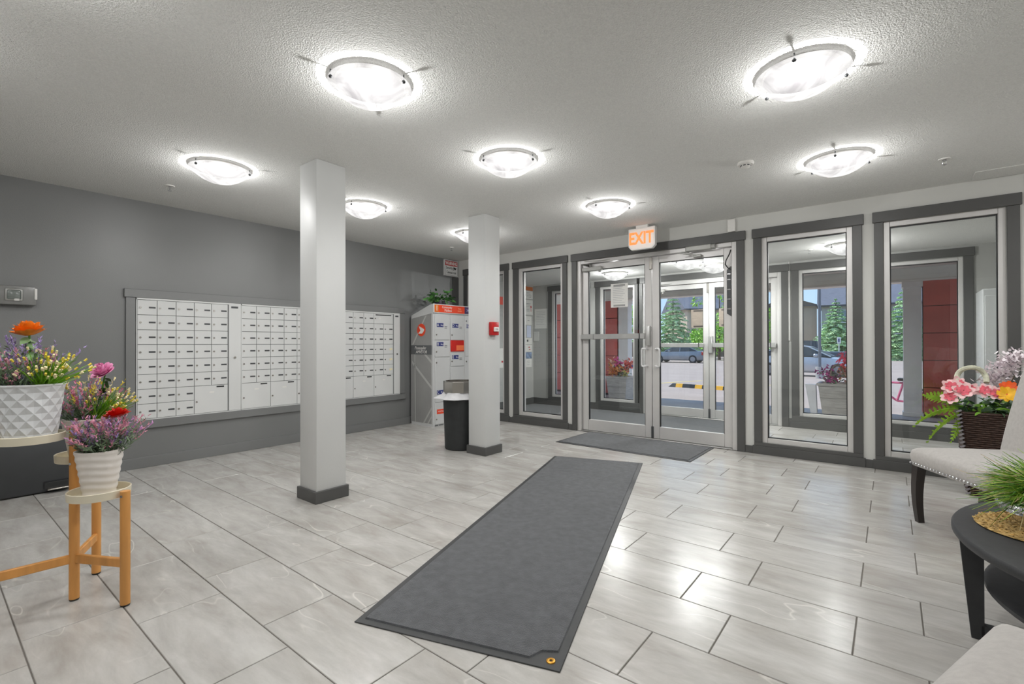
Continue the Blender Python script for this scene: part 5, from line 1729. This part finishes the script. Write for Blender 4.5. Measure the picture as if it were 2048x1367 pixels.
house('tan house far beyond the porch planter', -40.0, 50.0, 10, 9, 6.2, 9.4, BEIGE, SHB, R(38.5), wins=((2.0, 4.2, 2.0, 1.3),))
FEN = mat('brown_fence_board', (124, 104, 90), .85, var=.25, vscale=1.5)
FP = Vector((-25.0, 53.6, -.42)); FD = Vector((.783, .622, 0))
r = thing('board_fence', 'brown wooden board fence along the far side of the parking lot', 'fence', tuple(FP), math.atan2(FD.y, FD.x))
brd = MB().box(-.07, .07, -.012, .012, 0, 1.75).build('board', FEN, r, smooth=False)
brd.location = (0, 0, 0)
for k in range(1, 142):
    b = brd.copy(); COL.objects.link(b); b.parent = r
    b.location = (k * .155, 0, random.uniform(-.02, .02))
for z in (.35, 1.4):
    MB().box(0, 22.0, .012, .06, z - .05, z + .05).build('fence_rail', FEN, r, smooth=False)

# ------------------------------------------------------------------ trees
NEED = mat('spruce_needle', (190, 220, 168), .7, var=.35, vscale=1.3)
NEED2 = mat('dark_spruce_needle', (128, 164, 118), .8, var=.3, vscale=2)  # darker needles mixed in at random
BARK = mat('bark', (92, 76, 62), .9, var=.3, vscale=8)
def spruce(label, x, y, h, rad, seed):
    random.seed(seed)
    r = thing('spruce_tree', label, 'tree', (x, y, -.42), group='spruces beyond the parking lot')
    MB().tube([(0, 0, 0), (0, 0, h * .97)], .14, 8, r1=.02).build('trunk', BARK, r)
    top, und = MB(), MB()
    lay = 17
    for k in range(lay):
        t = k / (lay - 1)
        z = h * (.06 + .90 * t)
        R0 = rad * (1 - t) ** .85 + .10
        nb = max(5, int(15 * (1 - t) + 5))
        for i in range(nb):
            a = 2 * PI * i / nb + k * .7 + random.uniform(-.2, .2)
            d = Vector((math.cos(a), math.sin(a), random.uniform(-.12, .12)))
            L = R0 * random.uniform(.8, 1.08)
            sd = Vector((-math.sin(a), math.cos(a), 0))
            p0 = Vector((0, 0, z))
            for s in range(1, 9):
                q = p0 + d * (L * s / 8) + Vector((0, 0, -.18 * L * (s / 8) ** 2))
                w = .30 * L * math.sin(PI * min(1, .25 + .7 * s / 8)) + .05
                for sg in (-1, 1):
                    for m_ in range(2):
                        dd = (sd * sg + d * random.uniform(.4, 1.0) + Vector((0, 0, random.uniform(-.35, .25)))).normalized()
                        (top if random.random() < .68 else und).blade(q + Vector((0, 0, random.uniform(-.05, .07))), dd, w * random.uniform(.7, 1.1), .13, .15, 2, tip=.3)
    top.build('needles', NEED, r, kind='stuff'); und.build('dark_needles', NEED2, r, kind='stuff')
spruce('big blue-green spruce standing behind the parked sedan', -17.9, 49.7, 7.3, 2.6, 1)
spruce('green spruce in front of the pale grey house', -4.5, 60.2, 6.4, 2.6, 2)
spruce('smaller spruce at the edge of the window, before the beige house', -9.4, 62.4, 4.7, 2.2, 4)
spruce('green spruce glimpsed between the window frame and porch column', .9, 56.0, 6.8, 2.4, 6)
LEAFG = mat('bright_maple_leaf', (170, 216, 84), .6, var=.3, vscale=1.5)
LEAFD = mat('maple_leaf_painted_shade', (130, 180, 66), .7, var=.3, vscale=1.5)  # darker leaf copy, likelier low in each clump: shade put into the colour
def broadleaf(label, x, y, h, rad, seed, z0=1.0):
    random.seed(seed)
    r = thing('leafy_tree', label, 'tree', (x, y, -.42), group='leafy trees beyond the parking lot')
    MB().tube([(0, 0, 0), (.05, 0, h * .5), (0, .05, h * .85)], .14, 8, r1=.03).build('trunk', BARK, r)
    A, B = MB(), MB()
    cl = [(Vector((random.gauss(0, rad * .45), random.gauss(0, rad * .45), random.uniform(z0, h * .92))), random.uniform(.35, .6) * rad) for _ in range(16)]
    for c, s in cl:
        for _ in range(130):
            d = rdir(-1, 1.2); d.z = random.uniform(-1, 1); d.normalize()
            q = c + d * s * random.uniform(.75, 1.05)
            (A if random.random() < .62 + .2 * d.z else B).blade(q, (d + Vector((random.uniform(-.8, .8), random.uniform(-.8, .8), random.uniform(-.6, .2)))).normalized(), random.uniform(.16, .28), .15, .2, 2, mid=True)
    A.build('leaves', LEAFG, r, kind='stuff'); B.build('painted_shade_leaves', LEAFD, r, kind='stuff')
broadleaf('bright green leafy tree behind the outer door leaf with the strap', -12.9, 48.2, 7.2, 2.2, 8)
broadleaf('bright green shrub tree rising over the board fence', -16.0, 53.5, 3.8, 1.6, 9, .6)
broadleaf('leafy tree beyond the lot, seen past the porch planter', -21.6, 46.5, 6.6, 2.4, 10)
broadleaf('leafy green tree low behind the strip beside the outer doors', -9.7, 53.0, 6.0, 1.8, 12, .6)
broadleaf('leafy hedge tree at the foot of the beige house', -4.6, 66.3, 2.4, 1.6, 13, .4)
